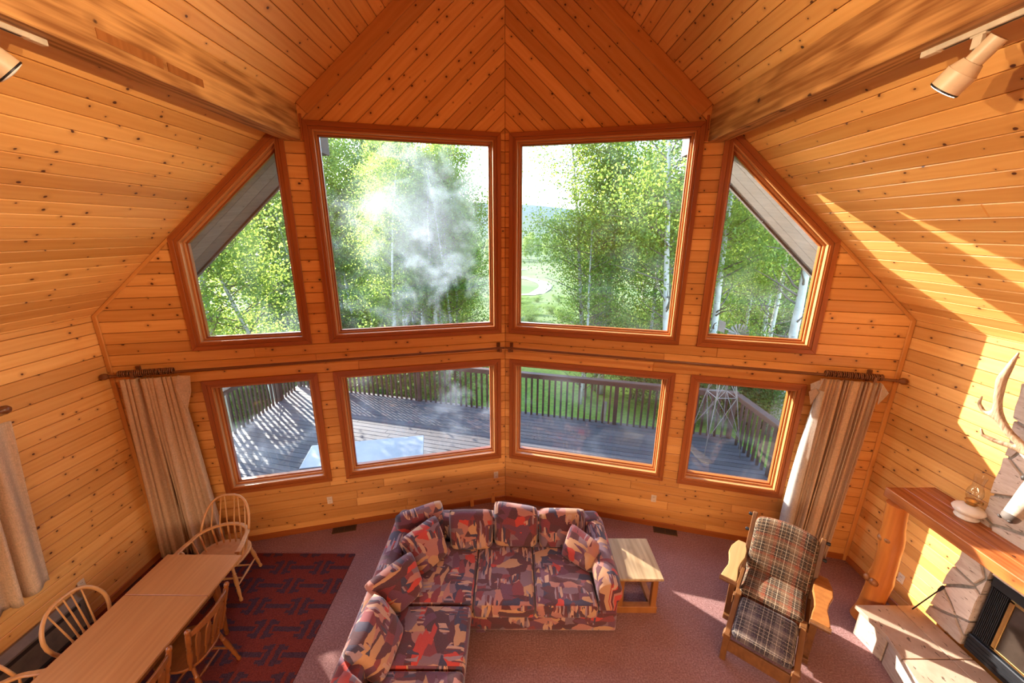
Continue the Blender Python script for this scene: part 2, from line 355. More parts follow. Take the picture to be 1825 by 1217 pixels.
def ground():
    t = NT('grass_ground'); g = t.coord('Object'); o = t.sep(g)
    n = t.noise(g, 0.35, 5, 0.65); n2 = t.noise(g, 6, 4, 0.7); n3 = t.noise(t.mapping(g, (1, 1, 1)), 0.05, 4, 0.6)
    lawn = t.ramp(n2, [(0.3, (0.10, 0.18, 0.025)), (0.7, (0.25, 0.34, 0.055))])
    wild = t.ramp(n2, [(0.3, (0.075, 0.10, 0.03)), (0.7, (0.16, 0.19, 0.07))])
    mead = t.ramp(n3, [(0.35, (0.10, 0.13, 0.045)), (0.65, (0.18, 0.19, 0.085))])
    sage = t.mix(t.remap(t.noise(g, 0.12, 5, 0.75), 0.42, 0.62), (0.125, 0.14, 0.075), (0.05, 0.075, 0.045))
    c = t.mix(t.remap(o[1], 24, 40), lawn, wild)
    c = t.mix(t.remap(o[1], 60, 110), c, mead)
    c = t.mix(t.remap(o[1], 290, 380), c, sage)
    c = t.mix(t.remap(o[1], 500, 1600), c, (0.12, 0.165, 0.20))  # distance haze painted into the colour of the far hills
    c = t.mix(t.remap(n, 0.4, 0.7, 0, 0.3), c, (0.10, 0.14, 0.03))
    t.bump(n2, 0.6, 0.05)
    return t.done(c, 0.95, 0.05)
M['ground'] = ground()
M['gravel'] = flat('pale_gravel', (0.33, 0.28, 0.22), 0.95, vscale=2)
M['fur'] = flat('pale_fur', (0.46, 0.37, 0.28), 0.95, var=0.12, vscale=25)
M['nosefur'] = flat('dark_muzzle', (0.10, 0.075, 0.06), 0.7, vscale=25)
def antler():
    t = NT('antler'); v = t.coord('Object')
    n = t.noise(t.mapping(v, (60, 60, 9)), 1.0, 3, 0.6)
    t.bump(n, 0.5, 0.006)
    return t.done(t.ramp(n, [(0.3, (0.17, 0.085, 0.04)), (0.65, (0.46, 0.30, 0.18))]), 0.55)
M['antler'] = antler()

# ---------------------------------------------------------------- mesh helpers
class MB:
    def __init__(s): s.v = []; s.f = []; s.uv = []
    def add(s, vs, fs, uvs=None):
        b = len(s.v); s.v += [tuple(v) for v in vs]; s.f += [tuple(i + b for i in f) for f in fs]
        s.uv += list(uvs) if uvs is not None else [(v[0] + 0.37 * v[2], v[1] + 0.61 * v[2]) for v in vs]
        return s
    def box(s, a, b, m=None):
        x0, y0, z0 = a; x1, y1, z1 = b
        vs = [Vector(p) for p in ((x0, y0, z0), (x1, y0, z0), (x1, y1, z0), (x0, y1, z0), (x0, y0, z1), (x1, y0, z1), (x1, y1, z1), (x0, y1, z1))]
        if m is not None: vs = [m @ v for v in vs]
        return s.add(vs, [(3, 2, 1, 0), (4, 5, 6, 7), (0, 1, 5, 4), (1, 2, 6, 5), (2, 3, 7, 6), (3, 0, 4, 7)])
    def bar(s, p, q, w, h, up=(0, 0, 1)):
        p = Vector(p); q = Vector(q); d = (q - p); L = d.length; d.normalize(); up = Vector(up)
        x = d.cross(up)
        if x.length < 1e-4: x = d.cross(Vector((0, 1, 0)))
        x.normalize(); z = x.cross(d)
        m = Matrix(((d.x, x.x, z.x, p.x), (d.y, x.y, z.y, p.y), (d.z, x.z, z.z, p.z), (0, 0, 0, 1)))
        b = len(s.v); s.box((0, -w / 2, -h / 2), (L, w / 2, h / 2), m)
        loc = [(0, -w / 2), (L, -w / 2), (L, w / 2), (0, w / 2)] * 2
        for i in range(8): s.uv[b + i] = (loc[i][0], loc[i][1] + (0.2 if i > 3 else 0))
        return s
    def tube(s, pts, rad, n=8, caps=True):
        pts = [Vector(p) for p in pts]
        if not isinstance(rad, (list, tuple)): rad = [rad] * len(pts)
        prev = None; vs = []; uvs = []; L = 0
        for i, p in enumerate(pts):
            d = (pts[min(i + 1, len(pts) - 1)] - pts[max(i - 1, 0)]).normalized()
            if i: L += (p - pts[i - 1]).length
            if prev is None:
                x = d.cross(Vector((0.13, 0.31, 1)) if abs(d.z) < 0.9 else Vector((1, 0.2, 0.1))).normalized()
            else: x = (prev - d * prev.dot(d)).normalized()
            prev = x; y = d.cross(x)
            for k in range(n):
                a = 2 * PI * k / n; vs.append(p + (x * math.cos(a) + y * math.sin(a)) * rad[i]); uvs.append((L, a * rad[i]))
        fs = [(i * n + k, i * n + (k + 1) % n, (i + 1) * n + (k + 1) % n, (i + 1) * n + k) for i in range(len(pts) - 1) for k in range(n)]
        if caps: fs += [tuple(range(n - 1, -1, -1)), tuple((len(pts) - 1) * n + k for k in range(n))]
        return s.add(vs, fs, uvs)
    def lathe(s, prof, p=(0, 0, 0), q=(0, 0, 1), n=12):
        """prof: (fraction along p-q, radius)"""
        p = Vector(p); q = Vector(q)
        return s.tube([p.lerp(q, t) for t, _ in prof], [max(r, 0.0005) for _, r in prof], n)
    def prism(s, poly, h0, h1, fr=None, uvdir=None):
        """convex polygon (u,v) extruded from h0 to h1 along frame normal"""
        o, U, V, N = fr or (Vector((0, 0, 0)), Vector((1, 0, 0)), Vector((0, 1, 0)), Vector((0, 0, 1)))
        k = len(poly); vs = [o + U * u + V * v + N * h for h in (h0, h1) for u, v in poly]
        ud = uvdir or (1, 0); uu = [(u * ud[0] + v * ud[1], -u * ud[1] + v * ud[0]) for u, v in poly]
        fs = [tuple(range(k - 1, -1, -1)), tuple(range(k, 2 * k))] + [(i, (i + 1) % k, k + (i + 1) % k, k + i) for i in range(k)]
        return s.add(vs, fs, uu + uu)
    def build(s, name, mat, parent=None, smooth=False, bevel=0, seg=1, fix=True):
        me = bpy.data.meshes.new(name); me.from_pydata(s.v, [], s.f)
        uvl = me.uv_layers.new(name='UVMap')
        li = np.empty(len(me.loops), dtype=np.int32); me.loops.foreach_get('vertex_index', li)
        uvl.data.foreach_set('uv', np.array(s.uv, dtype=np.float32)[li].ravel())
        if fix or bevel:
            bm = bmesh.new(); bm.from_mesh(me)
            if fix: bmesh.ops.recalc_face_normals(bm, faces=bm.faces)
            if bevel:
                es = [e for e in bm.edges if len(e.link_faces) == 2 and e.calc_face_angle(0) > 0.6]
                bmesh.ops.bevel(bm, geom=es, offset=bevel, segments=seg, affect='EDGES', profile=0.5, clamp_overlap=True)
            bm.to_mesh(me); bm.free()
        if smooth:
            for p in me.polygons: p.use_smooth = True
            if smooth == 'auto':
                try: me.set_sharp_from_angle(angle=0.7)
                except Exception: pass
        me.materials.append(M[mat] if isinstance(mat, str) else mat)
        o = bpy.data.objects.new(name, me); C.objects.link(o)
        if parent is not None: o.parent = parent
        return o

def tag(o, label=None, cat=None, group=None, kind=None):
    if label: o['label'] = label
    if cat: o['category'] = cat
    if group: o['group'] = group
    if kind: o['kind'] = kind
    return o
def thing(name, label, cat, loc=(0, 0, 0), rz=0.0, group=None):
    o = bpy.data.objects.new(name, None); C.objects.link(o); o.location = loc; o.rotation_euler = (0, 0, rz); o.empty_display_size = 0.1
    return tag(o, label, cat, group)
def dup(root, loc, rz=0.0, label=None, group=None, scale=None):
    r = root.copy(); C.objects.link(r); r.location = loc; r.rotation_euler = (0, 0, rz)
    if label: r['label'] = label
    if group: r['group'] = group
    if scale: r.scale = scale
    for ch in list(root.children):
        c = ch.copy(); C.objects.link(c); c.parent = r
        for g in list(ch.children):
            d = g.copy(); C.objects.link(d); d.parent = c
    return r

# polygon tools (2-D, convex)
def clip(poly, n, c):                       # keep n.p <= c
    out = []
    for i, p in enumerate(poly):
        q = poly[(i + 1) % len(poly)]; a = n[0] * p[0] + n[1] * p[1] - c; b = n[0] * q[0] + n[1] * q[1] - c
        if a <= 0: out.append(p)
        if (a < 0 < b) or (b < 0 < a):
            t = a / (a - b); out.append((p[0] + (q[0] - p[0]) * t, p[1] + (q[1] - p[1]) * t))
    return out
def area(poly): return 0.5 * sum(poly[i][0] * poly[(i + 1) % len(poly)][1] - poly[(i + 1) % len(poly)][0] * poly[i][1] for i in range(len(poly)))
def ccw(poly): return poly if area(poly) > 0 else poly[::-1]
def edges(poly):
    poly = ccw(poly); r = []
    for i, p in enumerate(poly):
        q = poly[(i + 1) % len(poly)]; dx, dy = q[0] - p[0], q[1] - p[1]; L = math.hypot(dx, dy)
        if L > 1e-7: n = (dy / L, -dx / L); r.append((n, n[0] * p[0] + n[1] * p[1]))
    return r
def inset(poly, d):
    poly = ccw(poly); out = poly
    if d <= 0:
        E_ = edges(poly); res = []
        for i in range(len(E_)):
            (n1, c1), (n2, c2) = E_[i - 1], E_[i]; det = n1[0] * n2[1] - n1[1] * n2[0]
            a, b = c1 - d, c2 - d; res.append(((a * n2[1] - b * n1[1]) / det, (n1[0] * b - n2[0] * a) / det))
        return res
    E_ = edges(poly); res = []
    for i in range(len(E_)):
        (n1, c1), (n2, c2) = E_[i - 1], E_[i]; det = n1[0] * n2[1] - n1[1] * n2[0]
        if abs(det) < 1e-6: continue
        a, b = c1 - d, c2 - d; res.append(((a * n2[1] - b * n1[1]) / det, (n1[0] * b - n2[0] * a) / det))
    return res
def subtract(poly, hole):
    out = []; cur = poly
    E_ = sorted(edges(hole), key=lambda e: abs(e[0][1]))
    for n, c in E_:
        o = clip(cur, (-n[0], -n[1]), -c)
        if len(o) > 2 and abs(area(o)) > 1e-5: out.append(o)
        cur = clip(cur, n, c)
        if len(cur) < 3: return [poly] if not out else out
    return out
def overlaps(poly, hole):
    cur = poly
    for n, c in edges(hole):
        cur = clip(cur, n, c)
        if len(cur) < 3: return False
    return abs(area(cur)) > 1e-5
def minus(polys, holes):
    for h in holes:
        nx = []
        for p in polys: nx += subtract(p, h) if overlaps(p, h) else [p]
        polys = nx
    return polys
def planks(parent, fr, poly, holes, ang, width, mat, name='plank', thick=0.018, cham=0.0055, gap=0.0045, offset=0.0, maxlen=4.2, off=Vector((0, 0, 0))):
    """boards laid in strips at angle 'ang' over a convex polygon, cut round the openings"""
    d = (math.cos(ang), math.sin(ang)); n = (-d[1], d[0])
    o, U, V, N = fr; o = o - off; fr = (o, U, V, N)
    vs = [p[0] * n[0] + p[1] * n[1] for p in poly]; k0 = math.floor((min(vs) - offset) / width); k1 = math.ceil((max(vs) - offset) / width)
    for k in range(k0, k1):
        lo = offset + k * width + gap / 2; hi = lo + width - gap
        st = clip(clip(poly, n, hi), (-n[0], -n[1]), -lo)
        if len(st) < 3: continue
        for pc in minus([st], holes):
            todo = [pc]
            while todo:
                q = todo.pop(); ts = [p[0] * d[0] + p[1] * d[1] for p in q]; L = max(ts) - min(ts)
                if L > maxlen:
                    c = min(ts) + L * R.uniform(0.3, 0.7)
                    todo += [clip(q, d, c - 0.001), clip(q, (-d[0], -d[1]), -c - 0.001)]; continue
                q = ccw(q)
                clean = [p for i, p in enumerate(q) if math.hypot(p[0] - q[i - 1][0], p[1] - q[i - 1][1]) > 0.002]
                if len(clean) < 3 or area(clean) < 0.0012: continue
                q = clean; mb = MB(); inn = inset(q, cham)
                jit = R.uniform(-0.0008, 0.0008)
                def uv(ps): return [(p[0] * d[0] + p[1] * d[1], p[0] * n[0] + p[1] * n[1]) for p in ps]
                if len(inn) == len(q) and area(inn) > 0.25 * area(q):
                    m_ = len(q)
                    P3 = lambda ps, h: [o + U * a + V * b + N * h for a, b in ps]
                    vv = P3(q, -thick) + P3(q, -cham + jit) + P3(inn, jit)
                    ff = [tuple(range(m_ - 1, -1, -1)), tuple(range(2 * m_, 3 * m_))]
                    for r_ in (0, 1): ff += [(r_ * m_ + i, r_ * m_ + (i + 1) % m_, (r_ + 1) * m_ + (i + 1) % m_, (r_ + 1) * m_ + i) for i in range(m_)]
                    mb.add(vv, ff, uv(q) + uv(q) + uv(inn))
                else: mb.prism(q, -thick, 0, fr, d)
                mb.build(name, mat, parent)
# ---------------------------------------------------------------- room shell
AL = 0.2518; TA = math.tan(AL); D0 = 5.4095; HK = 3.2719; SL = 0.9654; UE = 4.7186; XW = 4.57
YW = D0 - TA * XW; YB = -3.2; RM = SL / math.cos(AL); RIDGE = HK + RM * XW
ca, sa = math.cos(AL), math.sin(AL)
def fr_prow(s): return (Vector((0, D0, 0)), Vector((s * ca, -sa, 0)), Vector((0, 0, 1)), Vector((-s * sa, -ca, 0)))
FP = {-1: fr_prow(-1), 1: fr_prow(1)}
def P3(fr, u, v, h=0.0): o, U, V, N = fr; return o + U * u + V * v + N * h
def struct(name, mb, mat, parent=None, label=None, **k):
    o = mb.build(name, mat, parent, **k)
    if parent is None: o['kind'] = 'structure'
    if label: o['label'] = label
    return o

tag(struct('floor', MB().box((-4.75, YB, -0.12), (4.75, YW, 0.0)).prism([(-4.62, YW), (4.62, YW), (0, D0 + 0.02)], -0.12, 0.0), 'carpet'), 'mauve wall to wall carpet')

wsets = {}
roofv = lambda u: HK + SL * (UE - u)
casing_polys = {}
for s in (-1, 1):
    casing_polys[s] = [
        [(0.058, 2.807), (2.320, 2.807), (2.320, 5.382), (0.058, 5.382)],
        [(2.531, 2.807), (3.838, 2.807), (3.838, 4.110), (2.531, roofv(2.531) - 0.010)],
        [(0.070, 0.789), (2.330, 0.789), (2.330, 2.417), (0.070, 2.417)],
        [(2.519, 0.789), (3.828, 0.789), (3.828, 2.417), (2.519, 2.417)]]
PW = 0.1315
for s in (-1, 1):
    fr = FP[s]; side = 'left' if s < 0 else 'right'
    whole = [(-0.07, 0.0), (UE + 0.05, 0.0), (UE + 0.05, HK), (-0.07, roofv(-0.07))]
    holes_b = [inset(p, 0.10) for p in casing_polys[s]]; holes_p = [inset(p, 0.035) for p in casing_polys[s]]
    mb = MB()
    for pc in minus([whole], holes_b): mb.prism(pc, -0.17, -0.0185, fr)
    w = struct('wall_front_%s' % side, mb, 'backing', label='knotty pine boarded %s half of the pointed window wall' % side)
    vs_ = 5.382
    low = [(0.0, 0.0), (UE, 0.0), (UE, HK), (UE - (vs_ - HK) / SL, vs_), (0.0, vs_)]
    planks(w, fr, low, holes_p, 0.0, PW, 'pine', offset=0.04)
    top = [(0.0, vs_), (UE - (vs_ - HK) / SL, vs_), (0.0, roofv(0))]
    planks(w, fr, top, holes_p, math.pi - math.atan(SL), PW, 'pine', offset=0.03)

# side walls
def side_frame(s): return (Vector((s * XW, YB, 0)), Vector((0, 1, 0)), Vector((0, 0, 1)), Vector((-s, 0, 0)))
LW_win = [(0.45 - YB, 0.92), (2.55 - YB, 0.92), (2.55 - YB, 2.32), (0.45 - YB, 2.32)]
for s in (-1, 1):
    fr = side_frame(s); side = 'left' if s < 0 else 'right'; L = YW - YB + 0.0
    poly = [(0, 0), (L, 0), (L, HK), (0, HK)]; hb = [inset(LW_win, 0.10)] if s < 0 else []; hp = [inset(LW_win, 0.035)] if s < 0 else []
    mb = MB()
    for pc in minus([poly], hb): mb.prism(pc, -0.17, -0.0185, fr)
    w = struct('wall_%s' % side, mb, 'backing', label='knotty pine boarded %s side wall' % side)
    planks(w, fr, poly, hp, 0.0, PW, 'pine', offset=0.055)

# ceilings (undersides of the two roof slopes) with real boards, and the grey eave outside
KN = math.hypot(1, RM)
for s in (-1, 1):
    side = 'left' if s < 0 else 'right'
    V = Vector((-s, 0, RM)) / KN; N = Vector((-s * RM, 0, -1)) / KN
    fr = (Vector((s * XW, 0, HK)), Vector((0, 1, 0)), V, N)
    smax = XW * KN
    poly = [(YB, -0.02), (YW, -0.02), (D0, smax), (YB, smax)]
    w = struct('ceiling_%s' % side, MB().prism([(YB - 0.2, -0.9), (YW + 0.10, -0.25), (D0 + 0.30, smax), (YB - 0.2, smax)], -0.30, -0.0185, fr), 'backing', label='sloping %s ceiling of knotty pine boards' % side)
    planks(w, fr, poly, [], 0.0, PW, 'pine', offset=0.02, maxlen=4.6)
    # eave beyond the glass wall
    ov = 0.90
    ea = [(YW + 0.18, -0.9), (YW + ov + 0.2, -0.9), (D0 + ov, smax), (D0 + 0.18, smax)]
    e = struct('roof_eave_%s' % side, MB().prism(ea, -0.26, -0.02, fr), 'cedar', label='grey boarded eave over the %s windows outside' % side)
    for k in range(3):
        a = 0.18 + k * 0.24; b = a + 0.235
        MB().prism([(YW + a, -0.9), (YW + b, -0.9), (D0 + b, smax), (D0 + a, smax)], -0.02, 0.0, fr, (math.cos(0.17), math.sin(0.17))).build('plank', 'cedar', e)
    MB().prism([(YW + ov - 0.0, -0.9), (YW + ov + 0.045, -0.9), (D0 + ov + 0.045, smax), (D0 + ov, smax)], -0.28, 0.025, fr, (math.cos(0.17), math.sin(0.17))).build('fascia_board', 'cedar', e)

# beams: under each slope, running out through the glass wall
for s in (-1, 1):
    side = 'left' if s < 0 else 'right'
    x0, x1 = 2.285, 2.475; zb = 5.172
    def cz(x): return HK + RM * (XW - x) - 0.012
    yy = D0 - TA * x0 - 0.012
    prof = [(x0, zb), (x1, zb), (x1, cz(x1)), (x0, cz(x0))]
    mb = MB(); n = len(prof)
    vs = [Vector((s * x, y, z)) for y in (YB, yy + (x - x0) * 0 if False else yy) for x, z in prof for y in [y]]
    vs = [Vector((s * x, YB, z)) for x, z in prof] + [Vector((s * x, D0 - TA * x - 0.002, z)) for x, z in prof]
    mb.add(vs, [(0, 1, 2, 3), (7, 6, 5, 4)] + [(i, (i + 1) % 4, 4 + (i + 1) % 4, 4 + i) for i in range(4)])
    b = mb.build('trim_%d' % (1 if s < 0 else 2), 'beam', None, bevel=0.006); tag(b, 'heavy rough sawn timber beam under the %s ceiling slope' % side, kind='structure')
    tp = [(x0 - 0.015, 5.13), (x1, 5.13), (x1, cz(x1) - 0.03), (x0 - 0.015, cz(x0) - 0.05)]
    MB().add([Vector((s * x, D0 - TA * x + 0.18, z)) for x, z in tp] + [Vector((s * x, D0 - TA * x0 + 0.68, z)) for x, z in tp],
             [(0, 1, 2, 3), (7, 6, 5, 4)] + [(i, (i + 1) % 4, 4 + (i + 1) % 4, 4 + i) for i in range(4)]).build('beam_end', 'cedar' if s < 0 else 'railx', b)
    if s < 0:   # two recesses in the left beam's inner face, their shade painted as dark patches
        for ya, yb_ in ((2.62, 3.06), (3.10, 3.42)):
            MB().box((-2.285, ya, 5.255), (-2.281, yb_, 5.31)).build('recess_shade', 'pinebrown', b)
# trims: sloping board at the gable edge, corner strips, baseboards
def strip(name, fr, a, b, w, h, mat='trimpine', label=None, side=1):
    d = Vector((b[0] - a[0], b[1] - a[1])); L = d.length; d /= L; n = Vector((-d.y, d.x)) * side
    poly = ccw([tuple(a), tuple(b), (b[0] + n.x * w, b[1] + n.y * w), (a[0] + n.x * w, a[1] + n.y * w)])
    return struct(name, MB().prism(poly, 0.0, h, fr, (d.x, d.y)), mat, None, label, bevel=0.004)
k = 3
for s in (-1, 1):
    side = 'left' if s < 0 else 'right'
    strip('trim_%d' % k, FP[s], (2.36, roofv(2.36)), (0.0, roofv(0.0)), 0.15, 0.02, label='sloping trim board along the %s ceiling edge' % side); k += 1
    strip('trim_%d' % k, FP[s], (UE, HK), (2.55, roofv(2.55)), 0.035, 0.02, label='thin trim strip along the %s ceiling above the end window' % side); k += 1
    strip('trim_%d' % k, FP[s], (UE, 0.0), (UE, HK), 0.045, 0.022, label='pale corner strip at the %s end of the window wall' % side); k += 1
    strip('baseboard_front_%s' % side, FP[s], (0.0, 0.0), (UE, 0.0), 0.085, 0.018, 'casing', 'dark wooden baseboard along the %s half of the window wall' % side)
    fr = side_frame(s); strip('baseboard_%s' % side, fr, (0, 0), (YW - YB, 0), 0.085, 0.018, 'casing', 'dark wooden baseboard along the %s wall' % side)
    # short board under the beam end, beside the post between the windows
    strip('trim_%d' % k, FP[s], (2.345, 5.175), (2.345, roofv(2.345) - 0.12), 0.025, 0.02, 'casing', label='narrow upright trim beside the %s beam end' % side); k += 1

# windows
def window(n, fr, poly, glassmat, label):
    poly = ccw(poly); o_, U, V, N = fr
    cin = inset(poly, 0.085); jo = inset(poly, 0.105); ji = inset(poly, 0.085)
    m_ = len(poly)
    mb = MB()
    a, b = inset(poly, 0.080), inset(poly, 0.102)
    for i in range(m_):       # lining of the opening
        j = (i + 1) % m_; q = [a[i], a[j], b[j], b[i]]; d = Vector((a[j][0] - a[i][0], a[j][1] - a[i][1])).normalized()
        P = lambda pt, h: o_ + U * pt[0] + V * pt[1] + N * h
        L = math.hypot(a[j][0] - a[i][0], a[j][1] - a[i][1])
        mb.add([P(a[i], 0.004), P(a[j], 0.004), P(b[j], 0.004), P(b[i], 0.004), P(a[i], -0.155), P(a[j], -0.155), P(b[j], -0.155), P(b[i], -0.155)],
               [(0, 1, 2, 3), (7, 6, 5, 4), (0, 4, 5, 1), (1, 5, 6, 2), (2, 6, 7, 3), (3, 7, 4, 0)],
               [(0, 0), (L, 0), (L, 0.02), (0, 0.02), (0, 0.16), (L, 0.16), (L, 0.14), (0, 0.14)])
    w = mb.build('window_%d' % n, 'jamb'); tag(w, label, kind='structure')
    def ring(nm, d0, d1, h0, h1, mat, mid=None):
        A, B = inset(poly, d0), inset(poly, d1)
        for i in range(m_):
            j = (i + 1) % m_; L = math.hypot(A[j][0] - A[i][0], A[j][1] - A[i][1])
            d = ((A[j][0] - A[i][0]) / L, (A[j][1] - A[i][1]) / L)
            MB().prism([A[i], A[j], B[j], B[i]], h0, h1, fr, d).build(nm, mat, w, bevel=0.003)
    ring('casing', 0.0, 0.052, 0.0, 0.026, 'casing')
    ring('casing', 0.052, 0.088, 0.0, 0.018, 'casing')
    ring('sash', 0.102, 0.140, -0.145, -0.085, 'casing')
    ring('sash', 0.102, 0.124, -0.085, -0.060, 'jamb')
    gp = inset(poly, 0.134)
    g = MB(); g.add([o_ + U * u + V * v + N * -0.115 for u, v in gp], [tuple(range(m_))], [(u, v) for u, v in gp]).build('pane', glassmat, w, fix=False)
    return w
WN = [('tall inner window', 'sloping-topped end window', 'lower inner window', 'lower end window')]
n = 1
GM = {(-1, 0): 'glass_fog', (-1, 1): 'glass_mild', (-1, 2): 'glass_mild', (-1, 3): 'glass_mild', (1, 0): 'glass', (1, 1): 'glass', (1, 2): 'glass', (1, 3): 'glass'}
for s in (-1, 1):
    for i, p in enumerate(casing_polys[s]):
        window(n, FP[s], p, M[GM[s, i]], '%s of the %s half of the window wall' % (WN[0][i], 'left' if s < 0 else 'right')); n += 1
window(9, side_frame(-1), LW_win, M['glass'], 'curtained window in the left side wall')

# loft end of the room, behind the viewpoint: back wall, loft floor
def back_wall():
    fr = (Vector((-XW, YB, 0)), Vector((1, 0, 0)), Vector((0, 0, 1)), Vector((0, 1, 0)))
    poly = [(0, 0), (2 * XW, 0), (2 * XW, HK), (XW, RIDGE), (0, HK)]
    holes = []
    mb = MB()
    for pc in minus([poly], holes): mb.prism(pc, -0.15, 0.0, fr)
    struct('wall_back', mb, 'plaster', label='back wall of the loft')
back_wall()
struct('wall_loft_baffle', MB().box((-XW, -0.62, 2.20), (XW, -0.55, 3.55)), 'plaster', label='added unseen baffle hiding the fill lights behind the viewpoint')  # added out of view to keep fill light reflections off the panes
lf = struct('floor_loft', MB().box((-XW, YB, 2.52), (XW, -0.55, 2.72)), 'carpet', label='loft floor behind the viewpoint')
# ---------------------------------------------------------------- outside: ground, deck, railings
def gz(x, y):
    d = math.hypot(x * 0.75, y - 6)
    z = -1.75
    if y > 9: z -= min((y - 9) * 0.105, 9.5)
    if y > 100: z -= min((y - 100) * 0.022, 4.0)
    r = math.hypot(x, y)
    if y > 300:
        hx = x / max(y, 1)
        ridge = 0.060 + 0.014 * math.sin(hx * 5.0 + 2.3) + 0.003 * math.sin(hx * 19)
        t = min((y - 300) / 900.0, 1.0)
        z += 1500 * ridge * (t ** 1.5) * (0.94 + 0.06 * math.sin(r * 0.008 + hx * 9))
    z += 0.10 * math.sin(x * 0.6 + 1) * math.sin(y * 0.45)
    return z
def terrain():
    vs, fs, uv = [], [], []; na, nr = 110, 130
    for i in range(nr):
        r = 1.5 * (1700 / 1.5) ** (i / (nr - 1))
        for j in range(na):
            a = math.radians(-82 + 164 * j / (na - 1)); x, y = r * math.sin(a), 3 + r * math.cos(a)
            vs.append((x, y, gz(x, y))); uv.append((x, y))
    for i in range(nr - 1):
        for j in range(na - 1):
            a = i * na + j; fs.append((a, a + 1, a + na + 1, a + na))
    o = MB().add(vs, fs, uv).build('lawn', 'ground', smooth=True, fix=False)
    tag(o, 'grassy ground falling from the deck to a valley with sagebrush hills', kind='structure')
    me = o.data
    if me.polygons[5000].normal.z < 0: me.flip_normals()
terrain()
# gravel track in the valley
def track():
    pts = []
    for t in np.linspace(0, 1, 40):
        y = 92 + 95 * t; x = 1.5 + 9.0 * t + 9.5 * math.sin(t * 5.4 + 0.5) * (0.4 + t)
        pts.append((x, y))
    mb = MB(); vs = []; uv = []
    for i, (x, y) in enumerate(pts):
        x2, y2 = pts[min(i + 1, len(pts) - 1)]; x1, y1 = pts[max(i - 1, 0)]; d = Vector((x2 - x1, y2 - y1)).normalized(); n_ = Vector((-d.y, d.x)) * 1.9
        for sg in (-1, 1): xx, yy_ = x + n_.x * sg, y + n_.y * sg; vs.append((xx, yy_, max(gz(xx, yy_), gz(x, y)) + 0.12)); uv.append((xx, yy_))
    mb.add(vs, [(2 * i, 2 * i + 1, 2 * i + 3, 2 * i + 2) for i in range(len(pts) - 1)], uv)
    tag(mb.build('road', 'gravel'), 'pale gravel track curving through the valley meadow', kind='structure')
track()

ZD = -0.15
XL, XR = -6.05, 4.86
FY = lambda x: 8.95 - 0.257 * x
FZ = (Vector((0, 0, ZD)), Vector((1, 0, 0)), Vector((0, 1, 0)), Vector((0, 0, 1)))
deck_poly = [(XL - 0.12, 2.0), (XR + 0.12, 2.0), (XR + 0.12, FY(XR + 0.12) + 0.1), (XL - 0.12, FY(XL - 0.12) + 0.1)]
T_ = 0.17 / ca
house = [(-XW - 0.19, -4.0), (XW + 0.19, -4.0), (XW + 0.19, D0 + T_ - TA * (XW + 0.19)), (0, D0 + T_), (-XW - 0.19, D0 + T_ - TA * (XW + 0.19))]
mb = MB()
for pc in minus([deck_poly], [house]): mb.prism(pc, -0.30, -0.045, FZ)
dk = struct('deck', mb, 'backing'); dk['label'] = 'weathered grey plank deck outside the windows'; dk['kind'] = 'structure'
planks(dk, FZ, deck_poly, [house], math.atan(-0.257), 0.146, 'deck', thick=0.04, cham=0.004, gap=0.009, offset=0.03, maxlen=4.9)

ZC = 0.93
def railing(label, a, b, posts, spacing=0.142, inner=0.0):
    A = Vector((a[0], a[1], 0)); B = Vector((b[0], b[1], 0)); d = (B - A); L = d.length; d.normalize(); nrm = Vector((-d.y, d.x, 0))
    mid = (A + B) / 2
    r = thing('deck_railing', label, 'railing', (mid.x, mid.y, ZD))
    def loc(p): return Vector(p) - Vector((mid.x, mid.y, ZD))
    ang = math.atan2(d.y, d.x)
    for t in posts:
        p = A + d * t; MB().bar(loc((p.x, p.y, ZD)), loc((p.x, p.y, ZC - 0.035)), 0.09, 0.09, (d.x, d.y, 0.001)).build('post', 'rail', r, bevel=0.004)
    MB().bar(loc(A - d * 0.06 + Vector((0, 0, ZC - 0.018))), loc(B + d * 0.06 + Vector((0, 0, ZC - 0.018))), 0.14, 0.038).build('cap_rail', 'railx', r, bevel=0.004)
    MB().bar(loc(A + Vector((0, 0, ZC - 0.085)) + nrm * 0.0), loc(B + Vector((0, 0, ZC - 0.085))), 0.045, 0.092).build('top_rail', 'railx', r, bevel=0.003)
    n_ = int(L / spacing); me0 = None
    for i in range(1, n_):
        t = i * L / n_
        if min(abs(t - q) for q in posts) < 0.085: continue
        p = A + d * t + nrm * 0.0
        if me0 is None:
            o = MB().bar((0, 0, 0), (0, 0, ZC - 0.04 - ZD - 0.0), 0.042, 0.042, (d.x, d.y, 0.001)).build('baluster', 'rail', r); me0 = o.data
        else:
            o = bpy.data.objects.new('baluster', me0); C.objects.link(o); o.parent = r
        o.location = loc((p.x, p.y, ZD + 0.0))
    return r
Lf = math.hypot(XR - XL, FY(XR) - FY(XL))
railing('dark stained railing along the far edge of the deck', (XL, FY(XL)), (XR, FY(XR)), [0.0, 1.4, 3.82, 6.33, 8.83, Lf])
railing('dark stained railing along the left side of the deck', (XL, 3.2), (XL, FY(XL) - 0.16), [0.05, 1.9, 4.1, 6.3])
railing('sunlit brown railing along the right side of the deck', (XR, FY(XR) - 0.16), (XR, 4.0), [1.25, 2.7, 3.5])

